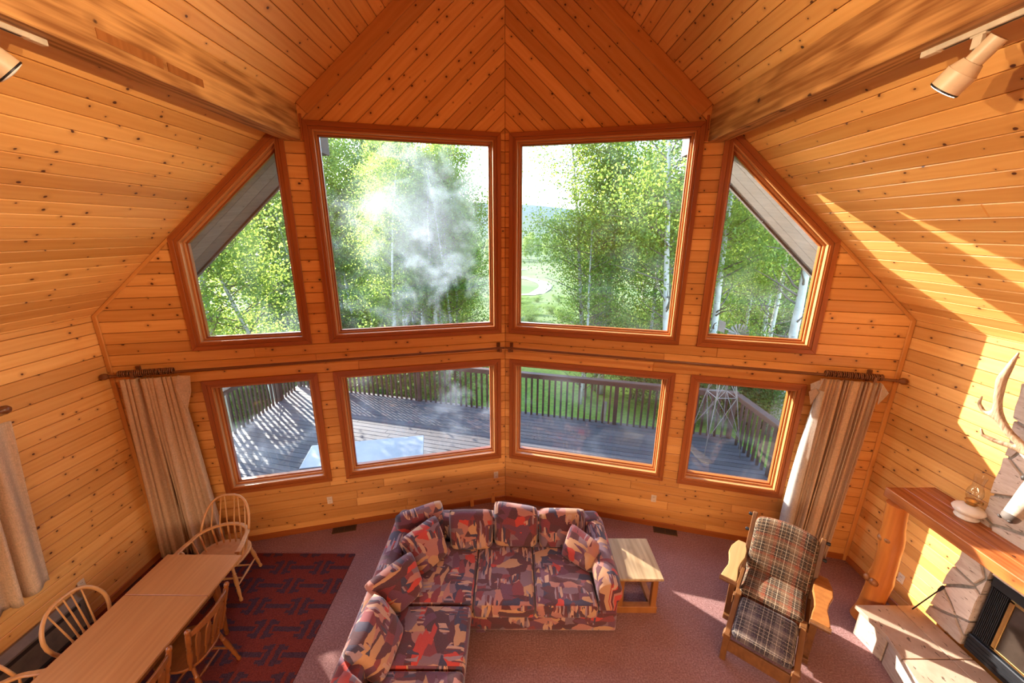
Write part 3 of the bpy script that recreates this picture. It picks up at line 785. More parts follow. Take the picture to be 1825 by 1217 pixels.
# low white bench table on the deck
b0 = Vector((-2.55, 6.28, ZD))
t = thing('bench_table', 'long low white-topped table standing on the deck outside the left windows', 'table', b0)
ang = math.atan2(0.40, 1.98)
m = Matrix.Rotation(ang, 4, 'Z')
MB().box((-1.02, -0.38, 0.46), (1.02, 0.38, 0.50), m).build('table_top', 'white', t, bevel=0.012, seg=2)
MB().box((-0.98, -0.34, 0.42), (0.98, 0.34, 0.46), m).build('frame', 'galv', t)
for sx in (-1, 1):
    for sy in (-1, 1):
        MB().bar(m @ Vector((sx * 0.8, sy * 0.30, 0.44)), m @ Vector((sx * 0.80, sy * 0.30, 0.0)), 0.04, 0.04).build('leg', 'galv', t)

# garden windmill: four-legged lattice tower with a bladed wheel and a tail
w0 = Vector((4.31, 7.26, ZD)); HT = 2.42
t = thing('garden_windmill', 'slender metal garden windmill standing in the right corner of the deck', 'windmill', w0)
half = lambda z: 0.33 * (1 - z / HT) + 0.035
for sx in (-1, 1):
    for sy in (-1, 1):
        MB().tube([(sx * half(0), sy * half(0), 0), (sx * half(HT), sy * half(HT), HT)], 0.009, 6).build('leg', 'galv', t)
zs = [0.40, 1.22, 1.85]
for z0, z1 in zip(zs[:-1], zs[1:]):
    mb = MB()
    c4 = [(-1, -1), (1, -1), (1, 1), (-1, 1)]
    for i in range(4):
        p, q = c4[i], c4[(i + 1) % 4]; h0, h1 = half(z0), half(z1)
        mb.tube([(p[0] * h0, p[1] * h0, z0), (q[0] * h1, q[1] * h1, z1)], 0.006, 5); mb.tube([(q[0] * h0, q[1] * h0, z0), (p[0] * h1, p[1] * h1, z1)], 0.006, 5)
        mb.tube([(p[0] * h1, p[1] * h1, z1), (q[0] * h1, q[1] * h1, z1)], 0.008, 5)
    mb.build('cross_brace', 'galv', t)
MB().tube([(0, 0.25, HT + 0.1), (0, -0.22, HT + 0.1)], 0.015, 6).build('axle', 'galv', t)
hub = MB().tube([(0, -0.20, HT + 0.1), (0, -0.24, HT + 0.1)], 0.035, 10).build('wheel_hub', 'galv', t)
for i in range(16):
    a = 2 * PI * i / 16; m = Matrix.Translation((0, -0.22, HT + 0.1)) @ Matrix.Rotation(a, 4, 'Y') @ Matrix.Rotation(0.45, 4, 'Z')
    MB().add([m @ Vector(p) for p in ((-0.009, 0, 0.05), (0.009, 0, 0.05), (0.033, 0, 0.20), (-0.033, 0, 0.20), (-0.009, 0.003, 0.05), (0.009, 0.003, 0.05), (0.033, 0.003, 0.20), (-0.033, 0.003, 0.20))],
             [(0, 1, 2, 3), (7, 6, 5, 4), (0, 4, 5, 1), (1, 5, 6, 2), (2, 6, 7, 3), (3, 7, 4, 0)]).build('blade', 'galv', hub)
MB().box((-0.004, 0.25, HT + 0.0), (0.004, 0.50, HT + 0.22)).build('tail_vane', 'galv', t)

# fence across the meadow
f = thing('meadow_fence', 'distant wooden rail fence crossing the valley meadow', 'fence', (0, 235, gz(0, 235)))
for i in range(-12, 16):
    x = i * 3.2; MB().box((x - 0.09, -0.09, gz(x, 235) - gz(0, 235)), (x + 0.09, 0.09, 1.5 + gz(x, 235) - gz(0, 235))).build('post', 'rail', f)
for z in (0.7, 1.3): MB().bar((-38, -0.12, z), (49, -0.12, z), 0.08, 0.16).build('rail', 'rail', f)

# ---------------------------------------------------------------- trees
def tree_data(seed, H, crown0, rad, nb, nl, lean=(0, 0), leafsize=0.05, r0=0.10, spread=1.0, bend=0.15, shrub=False):
    rr = random.Random(seed); tw = MB(); br = MB(); cl = []
    stems = 1 if not shrub else 6
    for st in range(stems):
        a0 = rr.uniform(0, 6.28); bx, by = (0, 0) if not shrub else (0.25 * math.cos(a0), 0.25 * math.sin(a0))
        pts = []; K = 9; ph = rr.uniform(0, 6); hh = H * (1 if not shrub else rr.uniform(0.6, 1))
        ox, oy = (0, 0) if not shrub else (math.cos(a0) * rad * 0.7, math.sin(a0) * rad * 0.7)
        for i in range(K + 1):
            f_ = i / K; pts.append(Vector((bx + (lean[0] + ox) * f_ ** 1.3 + bend * math.sin(f_ * 5 + ph) * f_, by + (lean[1] + oy) * f_ ** 1.3 + bend * math.cos(f_ * 4 + ph) * f_, hh * f_)))
        rad_ = [r0 * (1 - 0.86 * i / K) for i in range(K + 1)]
        tw.tube(pts, rad_, 8 if not shrub else 5)
        for b in range(nb // stems):
            f_ = crown0 * 0.45 + (1 - crown0 * 0.45) * ((b + rr.random()) / (nb / stems)); f_ = min(f_, 0.99)
            i = min(int(f_ * K), K - 1); p = pts[i].lerp(pts[i + 1], f_ * K - i)
            a = rr.uniform(0, 6.283); env = math.sin(min(1, max(0.05, (f_ - crown0 * 0.6) / (1 - crown0 * 0.6))) * PI * 0.86 + 0.25)
            ln = rad * (0.35 + 0.75 * max(env, 0.12)) * rr.uniform(0.65, 1.15)
            up = rr.uniform(0.15, 0.75); dr = Vector((math.cos(a), math.sin(a), up)).normalized(); q = [p]
            for s_ in range(4):
                dr = (dr + Vector((rr.uniform(-.3, .3), rr.uniform(-.3, .3), rr.uniform(-.15, .25)))).normalized(); q.append(q[-1] + dr * ln / 4)
            rb = max(0.008, r0 * 0.30 * (1 - 0.5 * f_)); br.tube(q, [rb, rb * 0.8, rb * 0.6, rb * 0.4, rb * 0.2], 4, caps=False)
            if f_ > crown0:
                for s_ in (2, 3, 4): cl.append((q[s_], ln * 0.24 + 0.10))
                for tt in range(2):
                    s_ = rr.randint(1, 3); e = q[s_] + Vector((rr.uniform(-1, 1), rr.uniform(-1, 1), rr.uniform(-.3, .7))).normalized() * ln * 0.42
                    br.tube([q[s_], q[s_].lerp(e, 0.5) + Vector((0, 0, 0.03)), e], [rb * .4, rb * .3, rb * .15], 3, caps=False); cl.append((e, ln * 0.22 + 0.08))
        if crown0 < 0.98: cl.append((pts[-1], 0.3)); cl.append((pts[-2], 0.3))
    rng = np.random.default_rng(seed); cp = np.array([tuple(c[0]) for c in cl]); cr = np.array([c[1] for c in cl])
    idx = rng.integers(0, len(cl), nl); pos = cp[idx] + rng.normal(0, 1, (nl, 3)) * (cr[idx] * 0.62)[:, None] * spread
    a = rng.normal(0, 1, (nl, 3)); a /= np.linalg.norm(a, axis=1)[:, None]; b = rng.normal(0, 1, (nl, 3)); b -= a * (a * b).sum(1)[:, None]; b /= np.linalg.norm(b, axis=1)[:, None]
    sz = leafsize * rng.uniform(0.7, 1.25, nl)[:, None]
    V = np.stack([pos - b * sz * 0.55, pos + a * sz * 0.52, pos + b * sz * 0.65, pos - a * sz * 0.52], 1).reshape(-1, 3)
    me = bpy.data.meshes.new('foliage'); me.vertices.add(nl * 4); me.vertices.foreach_set('co', V.astype(np.float32).ravel())
    me.loops.add(nl * 4); me.loops.foreach_set('vertex_index', np.arange(nl * 4, dtype=np.int32))
    me.polygons.add(nl); me.polygons.foreach_set('loop_start', np.arange(0, nl * 4, 4, dtype=np.int32)); me.update(calc_edges=True); me.validate()
    me.materials.append(M['leafd' if shrub else 'leaf'])
    return tw, br, me
PROTO = {}
def proto(kind, **k):
    tw, br, lf_ = tree_data(**k); nm = 'shrub' if k.get('shrub') else 'aspen_tree'
    r = thing(nm, None, None)
    tw.build('trunk', 'twig' if k.get('shrub') else 'bark', r, smooth=True, fix=False); br.build('branches', 'twig', r, smooth=True, fix=False)
    o = bpy.data.objects.new('foliage', lf_); C.objects.link(o); o.parent = r; o['kind'] = 'stuff'
    PROTO[kind] = [r, False, max(v[2] for v in tw.v)]
proto('tall', seed=3, H=12.5, crown0=0.24, rad=2.0, nb=84, nl=36000, r0=0.13, leafsize=0.062)
proto('tallb', seed=5, H=11.5, crown0=0.38, rad=1.8, nb=62, nl=22000, r0=0.11, lean=(-1.3, 0.2), leafsize=0.062)
proto('mid', seed=9, H=8.6, crown0=0.14, rad=1.8, nb=74, nl=26000, r0=0.075, leafsize=0.058)
proto('airy', seed=41, H=8.8, crown0=0.16, rad=1.9, nb=84, nl=11000, r0=0.075, leafsize=0.060, lean=(0.5, 0.2), bend=0.25)
proto('crook', seed=21, H=7.8, crown0=0.42, rad=1.7, nb=52, nl=14000, r0=0.095, lean=(0.6, 0.0), bend=0.5, leafsize=0.066)
proto('bare', seed=14, H=11.0, crown0=0.40, rad=1.5, nb=48, nl=10000, r0=0.135, bend=0.22, leafsize=0.068)
proto('shrub', seed=31, H=2.7, crown0=0.12, rad=1.25, nb=60, nl=9000, r0=0.03, shrub=True, leafsize=0.055)
def plant(kind, x, y, label, group=None, sc=1.0, rz=None, scz=None, sink=0.05):
    P = PROTO[kind]; rz = R.uniform(0, 6.28) if rz is None else rz; loc = (x, y, gz(x, y) - sink)
    s3 = (sc, sc, scz or sc)
    cat = 'shrub' if kind == 'shrub' else 'tree'
    if not P[1]:
        P[1] = True; o = P[0]; o.location = loc; o.rotation_euler = (0, 0, rz); o.scale = s3; o['label'] = label; o['category'] = cat
        if group: o['group'] = group
    else: o = dup(P[0], loc, rz, label, None, s3); o['category'] = cat; 
    if group: o['group'] = group
    elif 'group' in o: del o['group']
    return o
# single trees one can point at
plant('bare', 7.05, 13.0, 'straight white-barked aspen seen through the end window at right, inner one of three', sc=1.05, rz=1.0)
plant('tallb', 9.6, 14.0, 'white-barked aspen behind the other two seen through the end window at right', sc=0.98, rz=4.2)
plant('bare', 8.2, 11.0, 'thick white-barked aspen nearest the house at the right end of the deck', sc=1.12, rz=3.1)
plant('tallb', 5.3, 12.2, 'pale aspen leaning left, tall in the right inner window', sc=1.10, rz=0.3)
plant('tallb', 3.1, 15.0, 'leafy aspen overhanging the meadow view in the right inner window', sc=1.0, rz=0.05)
plant('airy', 2.75, 14.0, 'bushy young aspen at the edge of the meadow gap on its right', sc=0.92, rz=0.5)
plant('bare', -7.95, 10.0, 'stout white-barked aspen close to the left end of the deck', sc=0.92, rz=0.0)
plant('crook', -6.95, 10.6, 'crooked aspen with a low bent bough seen through the end window at left', sc=0.95, rz=3.4)
plant('airy', -2.25, 15.5, 'airy aspen at the edge of the meadow gap on its left', sc=1.12, rz=1.2)
plant('tallb', -4.35, 14.0, 'slim aspen with twin trunks look behind the fogged pane', sc=0.72, rz=2.5)
gr_r, gr_l = 'aspens of the grove right of the deck', 'aspens of the grove left of the deck'
for i in range(34):
    a = R.uniform(0.20, 0.95); y = R.uniform(14.0, 27); x = a * y + R.uniform(-0.5, 0.5)
    plant(R.choice(['airy', 'tallb', 'bare', 'tallb', 'bare', 'airy']), x, y, 'slender white aspen of the grove beyond the right side of the deck', gr_r, R.uniform(0.82, 1.1))
def sun_height(x, y):
    """height of the low sun's rays over a spot, for rays that reach the room's upper windows"""
    L = math.hypot(SUN_TO.x, SUN_TO.y); r_ = ((3.6 - x) * SUN_TO.x + (4.5 - y) * SUN_TO.y) / L
    return 3.1 + r_ * -SUN_TO.z / L
for i in range(11):
    a = -0.13 - 0.20 * (i + R.uniform(0.2, 0.8)) / 11; y = R.uniform(14.2, 19.0); x = a * y
    k_ = ['tallb', 'bare'][i % 2]; top = sun_height(x, y) - gz(x, y) - 0.5
    plant(k_, x, y, 'slender leafy aspen of the near row left of the meadow gap', 'near row of aspens left of the meadow gap', min(1.0, top / PROTO[k_][2] * R.uniform(0.86, 0.98)))
for x, y in ((-7.6, 21.0), (-9.0, 22.2), (-6.3, 20.2), (-8.3, 24.0), (-10.4, 23.5)):
    plant('tallb' if y > 21.5 else 'tall', x, y, 'tall leafy aspen filling the upper left of the fogged window', 'tall aspens behind the fogged window', min(1.15, (sun_height(x, y) - gz(x, y) - 2.2) / 12.5))
for i in range(36):
    a = -R.uniform(0.11, 0.74); y = R.uniform(19.5, 36); x = a * y + R.uniform(-0.3, 0.3)
    k_ = R.choice(['mid', 'bare', 'tallb', 'crook', 'tall', 'tallb'])
    top = sun_height(x, y) - gz(x, y) - 0.4
    plant(k_, x, y, 'slender leafy aspen of the grove beyond the left side of the deck', gr_l, min(R.uniform(0.8, 1.05), top / PROTO[k_][2] * R.uniform(0.80, 0.98)))
sh_r, sh_l = 'undergrowth shrubs right of the deck', 'undergrowth shrubs left of the deck'
for i in range(26):
    y = R.uniform(11.5, 24); x = R.uniform(0.30, 0.85) * y
    if x < 4.9: continue
    plant('shrub', x, y, 'low leafy shrub growing under the aspens right of the deck', sh_r, R.uniform(0.75, 1.25))
for i in range(34):
    y = R.uniform(11.8, 24); x = -R.uniform(0.20, 0.95) * y
    if y < 12 and x > -5: continue
    plant('shrub', x, y, 'low leafy shrub growing under the aspens left of the deck', sh_l, R.uniform(0.75, 1.25))
for i in range(12):
    y = R.uniform(3, 8.5); plant('shrub', -R.uniform(7.2, 10.5), y, 'leafy shrub close beside the left deck railing', 'shrubs beside the left railing', R.uniform(0.4, 0.62))
for i in range(10):
    y = R.uniform(4.5, 9); plant('shrub', R.uniform(7.0, 10), y, 'leafy shrub close beside the right deck railing', 'shrubs beside the right railing', R.uniform(0.7, 1.1))
for i in range(16):
    x = -34 + i * 5.2 + R.uniform(-1.5, 1.5); plant('mid', x, R.uniform(275, 300), 'far pale tree in the row at the foot of the hill', 'far trees at the foot of the hill', R.uniform(1.5, 2.1))
for i in range(26):
    y = R.uniform(38, 75); x = R.uniform(-0.08, 0.16) * y
    plant('shrub', x, y, 'grey-green sagebrush clump on the slope below the lawn', 'sagebrush clumps on the slope', R.uniform(0.55, 1.0), scz=R.uniform(0.35, 0.6))
# stump-like dark post on the lawn
g_ = MB(); g_.tube([(0, 0, 0), (0.02, 0, 0.5), (0.05, 0.02, 0.95)], [0.09, 0.085, 0.075], 9)
o = g_.build('lawn_post', 'twig', smooth=True); o.location = (3.05, 11.6, gz(3.05, 11.6)); tag(o, 'short dark leaning post standing on the lawn beyond the railing', 'post')
# ---------------------------------------------------------------- curtains and poles
def curtain(label, fr, u0t, u1t, u0b, u1b, zt, zb, folds, amp, base, seed, mat='linen', slant=0.0, cat='curtain', rows=26, drift=0.0):
    rr = random.Random(seed); nc = folds * 9; ph = [rr.uniform(-1.1, 1.1) for _ in range(folds + 2)]; am = [rr.uniform(0.35, 1.45) for _ in range(folds + 2)]
    o = P3(fr, (u0b + u1b) / 2, 0, base); o.z = zb
    r = thing('curtain', label, cat, o)
    def sheet(name, mat_, doff, c0, c1):
        mb = MB(); vs = []; uv = []; cols = range(c0, c1 + 1)
        for i in range(rows + 1):
            t = i / rows; z = zt + (zb - zt) * t
            for c in cols:
                s_ = c / nc; fx = s_ * folds + 0.42 * math.sin(s_ * folds * 1.9 + seed) * math.sin(s_ * PI) + 0.25 * math.sin(s_ * folds * 0.83 + 2 * seed) * math.sin(s_ * PI); fx = min(max(fx, 0), folds - 1e-6); k_ = min(int(fx), folds - 1)
                a = am[k_] + (am[k_ + 1] - am[k_]) * (fx - k_)
                pinch = 0.62 + 0.38 * min(1, t * 4)
                u = (u0t + (u1t - u0t) * s_) * (1 - t) + (u0b + (u1b - u0b) * s_) * t + drift * math.sin(t * PI)
                w = math.sin(2 * PI * fx + ph[k_] * t * 1.6)
                h = base + doff + amp * a * pinch * (w + 0.25 * math.sin(4 * PI * fx + 1.0))
                u += amp * 0.35 * math.cos(2 * PI * fx + 0.7) * a
                zz = z + slant * s_ * t + (0.012 * math.sin(fx * 7) if i == rows else 0)
                p = P3(fr, u, 0, h); vs.append((p.x - o.x, p.y - o.y, zz - o.z)); uv.append((u, zz))
        n = len(list(cols))
        mb.add(vs, [(i * n + c, i * n + c + 1, (i + 1) * n + c + 1, (i + 1) * n + c) for i in range(rows) for c in range(n - 1)], uv)
        ob = mb.build(name, mat_, r, smooth=True, fix=False)
        md = ob.modifiers.new('thick', 'SOLIDIFY'); md.thickness = 0.004
        return ob
    sheet('cloth', mat, 0.0, 0, nc)
    return r, sheet, o
def rings(parent, o, fr, u0, u1, z, h, n, me=[None]):
    for i in range(n):
        u = u0 + (u1 - u0) * (i + 0.5) / n; p = P3(fr, u, z, h) - o
        if me[0] is None:
            pts = [(0, 0.034 * math.cos(2 * PI * k_ / 12), 0.034 * math.sin(2 * PI * k_ / 12)) for k_ in range(13)]
            ob = MB().tube(pts, 0.0075, 6, caps=False).build('ring', 'rod', parent, smooth=True); me[0] = ob.data
        else: ob = bpy.data.objects.new('ring', me[0]); C.objects.link(ob); ob.parent = parent
        ob.location = p; ob.rotation_euler = (R.uniform(-.1, .1), R.uniform(-.12, .12), math.atan2(fr[1].y, fr[1].x) + R.uniform(-.12, .12))
ZR = 2.612; HR = 0.115
for s in (-1, 1):
    side = 'left' if s < 0 else 'right'; fr = FP[s]
    o = P3(fr, 2.3, ZR, HR); a_ = P3(fr, 0.035, ZR, HR) - o; b_ = P3(fr, 4.62, ZR - 0.02, HR) - o
    r = thing('curtain_rod', 'long wooden curtain pole across the %s half of the window wall' % side, 'curtain rod', o)
    MB().tube([a_, b_], 0.0165, 12).build('pole', 'rod', r, smooth='auto')
    dirv = (b_ - a_).normalized()
    fin = MB(); c0 = b_ + dirv * 0.0
    fin.lathe([(0, 0.014), (0.15, 0.022), (0.22, 0.012), (0.35, 0.026), (0.55, 0.038), (0.75, 0.036), (0.92, 0.02), (1, 0.004)], c0, c0 + dirv * 0.125, 12); fin.build('finial', 'rod', r, smooth=True)
    for u in (0.10, 4.42):
        p0 = P3(fr, u, ZR - 0.03, 0.0) - o
        mb = MB(); N = fr[3]
        mb.bar(P3(fr, u, ZR - 0.085, 0.012) - o, P3(fr, u, ZR + 0.055, 0.012) - o, 0.045, 0.024, N)
        mb.bar(P3(fr, u, ZR - 0.035, 0.0) - o, P3(fr, u, ZR - 0.035, HR + 0.03) - o, 0.035, 0.036)
        mb.bar(P3(fr, u, ZR - 0.045, HR + 0.028) - o, P3(fr, u, ZR + 0.012, HR + 0.028) - o, 0.035, 0.02, N)
        mb.build('bracket', 'rod', r, bevel=0.003)
    if s < 0:
        cr, sheet, o2 = curtain('full-length beige linen curtain bunched at the left end of the window wall', fr, 4.56, 3.98, 4.66, 3.90, 2.545, 0.05, 10, 0.038, 0.115, 4)
        rings(cr, o2, fr, 4.56, 4.02, ZR, HR, 27)
        wing = MB()
        P = lambda u, z, h: P3(fr, u, z, h) - o2
        wing.add([P(3.99, 2.55, 0.13), P(3.88, 2.53, 0.10), P(3.905, 2.33, 0.10), P(3.97, 2.10, 0.14), P(4.03, 2.40, 0.15)], [(0, 1, 2, 3, 4)]); w_ = wing.build('folded_corner', 'linen', cr, fix=False)
        w_.modifiers.new('t', 'SOLIDIFY').thickness = 0.006
    else:
        cr, sheet, o2 = curtain('full-length beige linen curtain with white lining bunched at the right end of the window wall', fr, 3.90, 4.50, 3.84, 4.42, 2.545, 0.05, 12, 0.036, 0.115, 8)
        rings(cr, o2, fr, 3.93, 4.50, ZR, HR, 27)
        P = lambda u, z, h: P3(fr, u, z, h) - o2
        lin = MB(); vs = []; 
        for i in range(15):
            t = i / 14; z = 2.40 - 2.2 * t; bul = math.sin(min(1, t * 1.25) * PI * 0.5)
            vs += [P(3.92 - 0.10 * bul, z, 0.07 + 0.02 * bul), P(3.90 - 0.02 * bul, z, 0.13 + 0.03 * bul), P(3.95, z, 0.16)]
        lin.add(vs, [(3 * i + j, 3 * i + j + 1, 3 * i + 4 + j, 3 * i + 3 + j) for i in range(14) for j in (0, 1)])
        w_ = lin.build('lining', 'lining', cr, smooth=True, fix=False); w_.modifiers.new('t', 'SOLIDIFY').thickness = 0.004; w_['label'] = 'white lining edge'
        for pts in ([(3.93, 2.55, .13), (3.82, 2.46, .10), (3.84, 2.36, .10), (3.90, 2.42, .14)], [(3.87, 2.42, .135), (3.82, 2.36, .10), (3.86, 2.20, .12), (3.90, 2.38, .15)], [(4.49, 2.55, .15), (4.60, 2.43, .10), (4.585, 2.39, .10), (4.50, 2.30, .15)]):
            w_ = MB().add([P(*q) for q in pts], [(0, 1, 2, 3)]).build('folded_corner', 'lining' if pts[0][1] > 2.5 else 'linen', cr, fix=False); w_.modifiers.new('t', 'SOLIDIFY').thickness = 0.006

frL = side_frame(-1)
cr, sheet, o2 = curtain('short beige linen curtain on the left side wall', frL, 3.05 - 0.6 - YB, 3.20 - YB, 2.25 - YB, 3.06 - YB, 2.52, 0.855, 5, 0.05, 0.11, 12)
o = P3(frL, 2.4 - YB, 2.63, 0.10)
r = thing('curtain_rod', 'wooden curtain pole with a ball end on the left side wall', 'curtain rod', o)
MB().tube([(0, -2.2, 0), (0, 0.72, 0)], 0.0165, 12).build('pole', 'rod', r, smooth='auto')
MB().lathe([(0, 0.014), (0.15, 0.024), (0.25, 0.013), (0.4, 0.028), (0.6, 0.042), (0.8, 0.036), (0.95, 0.016), (1, 0.003)], (0, 0.72, 0), (0, 0.85, 0), 12).build('finial', 'rod', r, smooth=True)
MB().bar((-0.10, 0.60, -0.05), (0.03, 0.60, -0.05), 0.04, 0.05).build('bracket', 'rod', r, bevel=0.004)

# ---------------------------------------------------------------- outlets, vents, heater, blocks
def outlet(fr, u, v, label):
    o = P3(fr, u, v, 0.0); r = thing('wall_outlet', label, 'outlet', o); f2 = (Vector((0, 0, 0)),) + fr[1:]
    MB().prism([(-.036, -.058), (.036, -.058), (.036, .058), (-.036, .058)], 0.0, 0.007, f2).build('cover_plate', 'plasticw', r, bevel=0.003)
    for dz in (-.024, .024):
        sk = MB().prism([(-.017, dz - .014), (.017, dz - .014), (.017, dz + .014), (-.017, dz + .014)], 0.006, 0.010, f2).build('socket', 'plasticw', r, bevel=0.003)
        mb = MB()
        for du in (-.007, .007): mb.prism([(du - .0015, dz - .006), (du + .0015, dz - .006), (du + .0015, dz + .006), (du - .0015, dz + .006)], 0.009, 0.0105, f2)
        mb.build('slots', 'slot', sk)
outlet(FP[-1], 2.589, 0.472, 'ivory wall outlet below the two left lower windows')
outlet(FP[1], 2.245, 0.467, 'ivory wall outlet below the right lower windows')
outlet(FP[-1], 0.150, 0.486, 'ivory wall outlet beside the middle corner of the window wall')
outlet(side_frame(-1), 3.346 - YB, 0.48, 'ivory wall outlet on the left side wall above the heater')
outlet(side_frame(1), 3.572 - YB, 0.40, 'ivory wall outlet on the right side wall behind the log post')
def floor_vent(x, y, ang, label):
    r = thing('floor_vent', label, 'vent', (x, y, 0.0), ang)
    MB().box((-.165, -.062, 0), (.165, .062, .006)).build('frame', 'vent', r, bevel=0.002)
    mb = MB()
    for k_ in range(2): mb.box((-.15 + k_ * .155, -.045, .0055), (-.005 + k_ * .155, .045, .0075))
    mb.build('opening', 'slot', r)
    for k_ in range(14):
        x_ = -.142 + k_ * .0218
        MB().box((x_ - .002, -.045, .007), (x_ + .002, .045, .010)).build('slat', 'vent', r)
floor_vent(-2.335, 4.728, AL, 'brown metal floor vent in the carpet below the left windows')
floor_vent(2.345, 4.725, -AL, 'brown metal floor vent in the carpet below the right windows')
r = thing('baseboard_heater', 'long taupe baseboard heater on the left wall behind the dining chairs', 'heater', (-4.52, 1.9, 0.0))
MB().box((-.045, -1.55, .06), (.035, 1.36, .40)).build('housing', 'heater', r, bevel=0.006)
MB().add([(.035, -1.55, .40), (.035, 1.36, .40), (-.02, 1.36, .455), (-.02, -1.55, .455), (-.045, -1.55, .455), (-.045, 1.36, .455), (-.045, -1.55, .40), (-.045, 1.36, .40)],
         [(0, 1, 2, 3), (3, 2, 5, 4), (4, 5, 7, 6), (6, 7, 1, 0), (0, 3, 4, 6), (1, 7, 5, 2)]).build('top_hood', 'heater', r)
MB().box((.034, -1.5, .335), (.038, 1.32, .375)).build('air_slot', 'slot', r)
MB().box((.034, -1.5, .055), (.038, 1.32, .085)).build('air_slot', 'slot', r)
MB().box((-.045, 1.36, .05), (.040, 1.385, .46)).build('end_cap', 'heater', r, bevel=0.004)
for (x, y, a, lb) in ((-0.52, 5.235, 0.35, 'small wooden block leaning on the baseboard, the one nearer the left'), (-0.19, 5.325, 0.2, 'small wooden block leaning on the baseboard, the one nearest the middle corner')):
    ob = MB().box((-.028, -.012, 0), (.028, .012, .13)).build('wood_block', 'trimpine', bevel=0.003); ob.location = (x, y, 0.003); ob.rotation_euler = (-0.25, 0, AL); tag(ob, lb, 'block')

# ---------------------------------------------------------------- rug, table, chairs
ob = MB().box((-1.35, -1.9, 0), (1.35, 1.17, 0.011)).build('area_rug', 'rug'); ob.location = (-3.345, 3.10, 0.001); tag(ob, 'dark red area rug with a navy fret pattern under the dining table', 'rug')
ZF = 0.012
tb = thing('dining_table', 'long narrow brown veneered dining table with a leaf at its far end', 'table', (-3.29, 2.5, ZF))
MB().box((-.412, .503, .70), (.412, 1.003, .730)).build('table_leaf', 'oak_table', tb, bevel=0.004)
MB().box((-.412, -1.25, .70), (.412, .500, .730)).build('table_top', 'oak_table', tb, bevel=0.004)
for x in (-.34, .34): MB().box((x - .011, -1.18, .60), (x + .011, .70, .70)).build('apron', 'oak_dark', tb)
for y in (-1.18, .70): MB().box((-.34, y - .011, .60), (.34, y + .011, .70)).build('apron', 'oak_dark', tb)
for x in (-.335, .335):
    for y in (-1.16, .68): MB().lathe([(0, .018), (.04, .026), (.08, .02), (.3, .027), (.62, .034), (.66, .024), (.70, .034), (.74, .03), (.741, .036), (1, .036)], (x, y, 0), (x, y, .70), 12).build('leg', 'oak_dark', tb, smooth='auto')

LEGP = [(0, .016), (.05, .021), (.10, .0145), (.16, .016), (.30, .021), (.36, .016), (.38, .021), (.42, .016), (.46, .022), (.62, .024), (.74, .017), (.77, .022), (.80, .016), (1, .018)]
STRP = [(0, .008), (.2, .011), (.42, .013), (.46, .017), (.5, .014), (.54, .017), (.58, .013), (.8, .011), (1, .008)]
def seat_mesh(w, dpt, z, th, back_round=True):
    mb = MB(); n = 28; ring_ = []
    for i in range(n):
        a = 2 * PI * i / n; c, s_ = math.cos(a), math.sin(a)
        ex = 0.62 if s_ < 0 else 0.8
        x = math.copysign(abs(c) ** ex, c) * w / 2 * (1.0 if s_ > 0 else 1.0 - 0.04 * abs(s_)); y = math.copysign(abs(s_) ** ex, s_) * dpt / 2
        if s_ < -0.6: y += 0.018 * (1 - abs(c) * 2)   # waisted front
        ring_.append((x, y))
    prof = [(0.94, z - th), (1.0, z - th * 0.55), (1.0, z - th * 0.2), (0.97, z), (0.86, z - 0.004), (0.5, z - 0.014), (0.02, z - 0.016)]
    vs = [(x * f_, y * f_, zz) for f_, zz in prof for x, y in ring_]; m_ = len(prof)
    fs = [(r_ * n + i, r_ * n + (i + 1) % n, (r_ + 1) * n + (i + 1) % n, (r_ + 1) * n + i) for r_ in range(m_ - 1) for i in range(n)] + [tuple(range(n - 1, -1, -1)), tuple((m_ - 1) * n + i for i in range(n))]
    return mb.add(vs, fs)
def legs(r, mat, z, fx=.27, fy=-.26, bx=.24, by=.24, tx=.19, ty=.17):
    feet = {}
    for k_, (x, y) in {'fl': (-fx, fy), 'fr': (fx, fy), 'bl': (-bx, by), 'br': (bx, by)}.items():
        top = Vector((math.copysign(tx, x), math.copysign(ty, y), z)); bot = Vector((x, y, 0)); feet[k_] = (bot, top)
        MB().lathe(LEGP, bot, top, 11).build('leg', mat, r, smooth='auto')
    at = lambda k_, f_: feet[k_][0].lerp(feet[k_][1], f_)
    for a, b, f_ in (('fl', 'bl', .42), ('fr', 'br', .42)): MB().lathe(STRP, at(a, f_), at(b, f_), 9).build('stretcher', mat, r, smooth='auto')
    for f_, g_ in ((.28, .4), (.72, .4)):
        p = at('fl', .42).lerp(at('bl', .42), f_); q = at('fr', .42).lerp(at('br', .42), f_); MB().lathe(STRP, p, q, 9).build('stretcher', mat, r, smooth='auto')
def sweep_flat(path, w, h, mat_n=None):
    """flat rail: rectangle section (w horizontal across the path, h vertical)"""
    pts = [Vector(p) for p in path]; mb = MB(); vs = []; uv = []; L = 0
    for i, p in enumerate(pts):
        d = pts[min(i + 1, len(pts) - 1)] - pts[max(i - 1, 0)]; d.z = 0; d.normalize(); n_ = Vector((-d.y, d.x, 0)); ww = w[i] if isinstance(w, list) else w
        if i: L += (p - pts[i - 1]).length
        for a, b in ((-.5, -.5), (.5, -.5), (.5, .5), (-.5, .5)): vs.append(p + n_ * a * ww + Vector((0, 0, b * h))); uv.append((L, a * ww + b * h))
    k_ = len(pts); mb.add(vs, [(4 * i + j, 4 * i + (j + 1) % 4, 4 * i + 4 + (j + 1) % 4, 4 * i + 4 + j) for i in range(k_ - 1) for j in range(4)] + [(3, 2, 1, 0), (4 * k_ - 4, 4 * k_ - 3, 4 * k_ - 2, 4 * k_ - 1)], uv)
    return mb
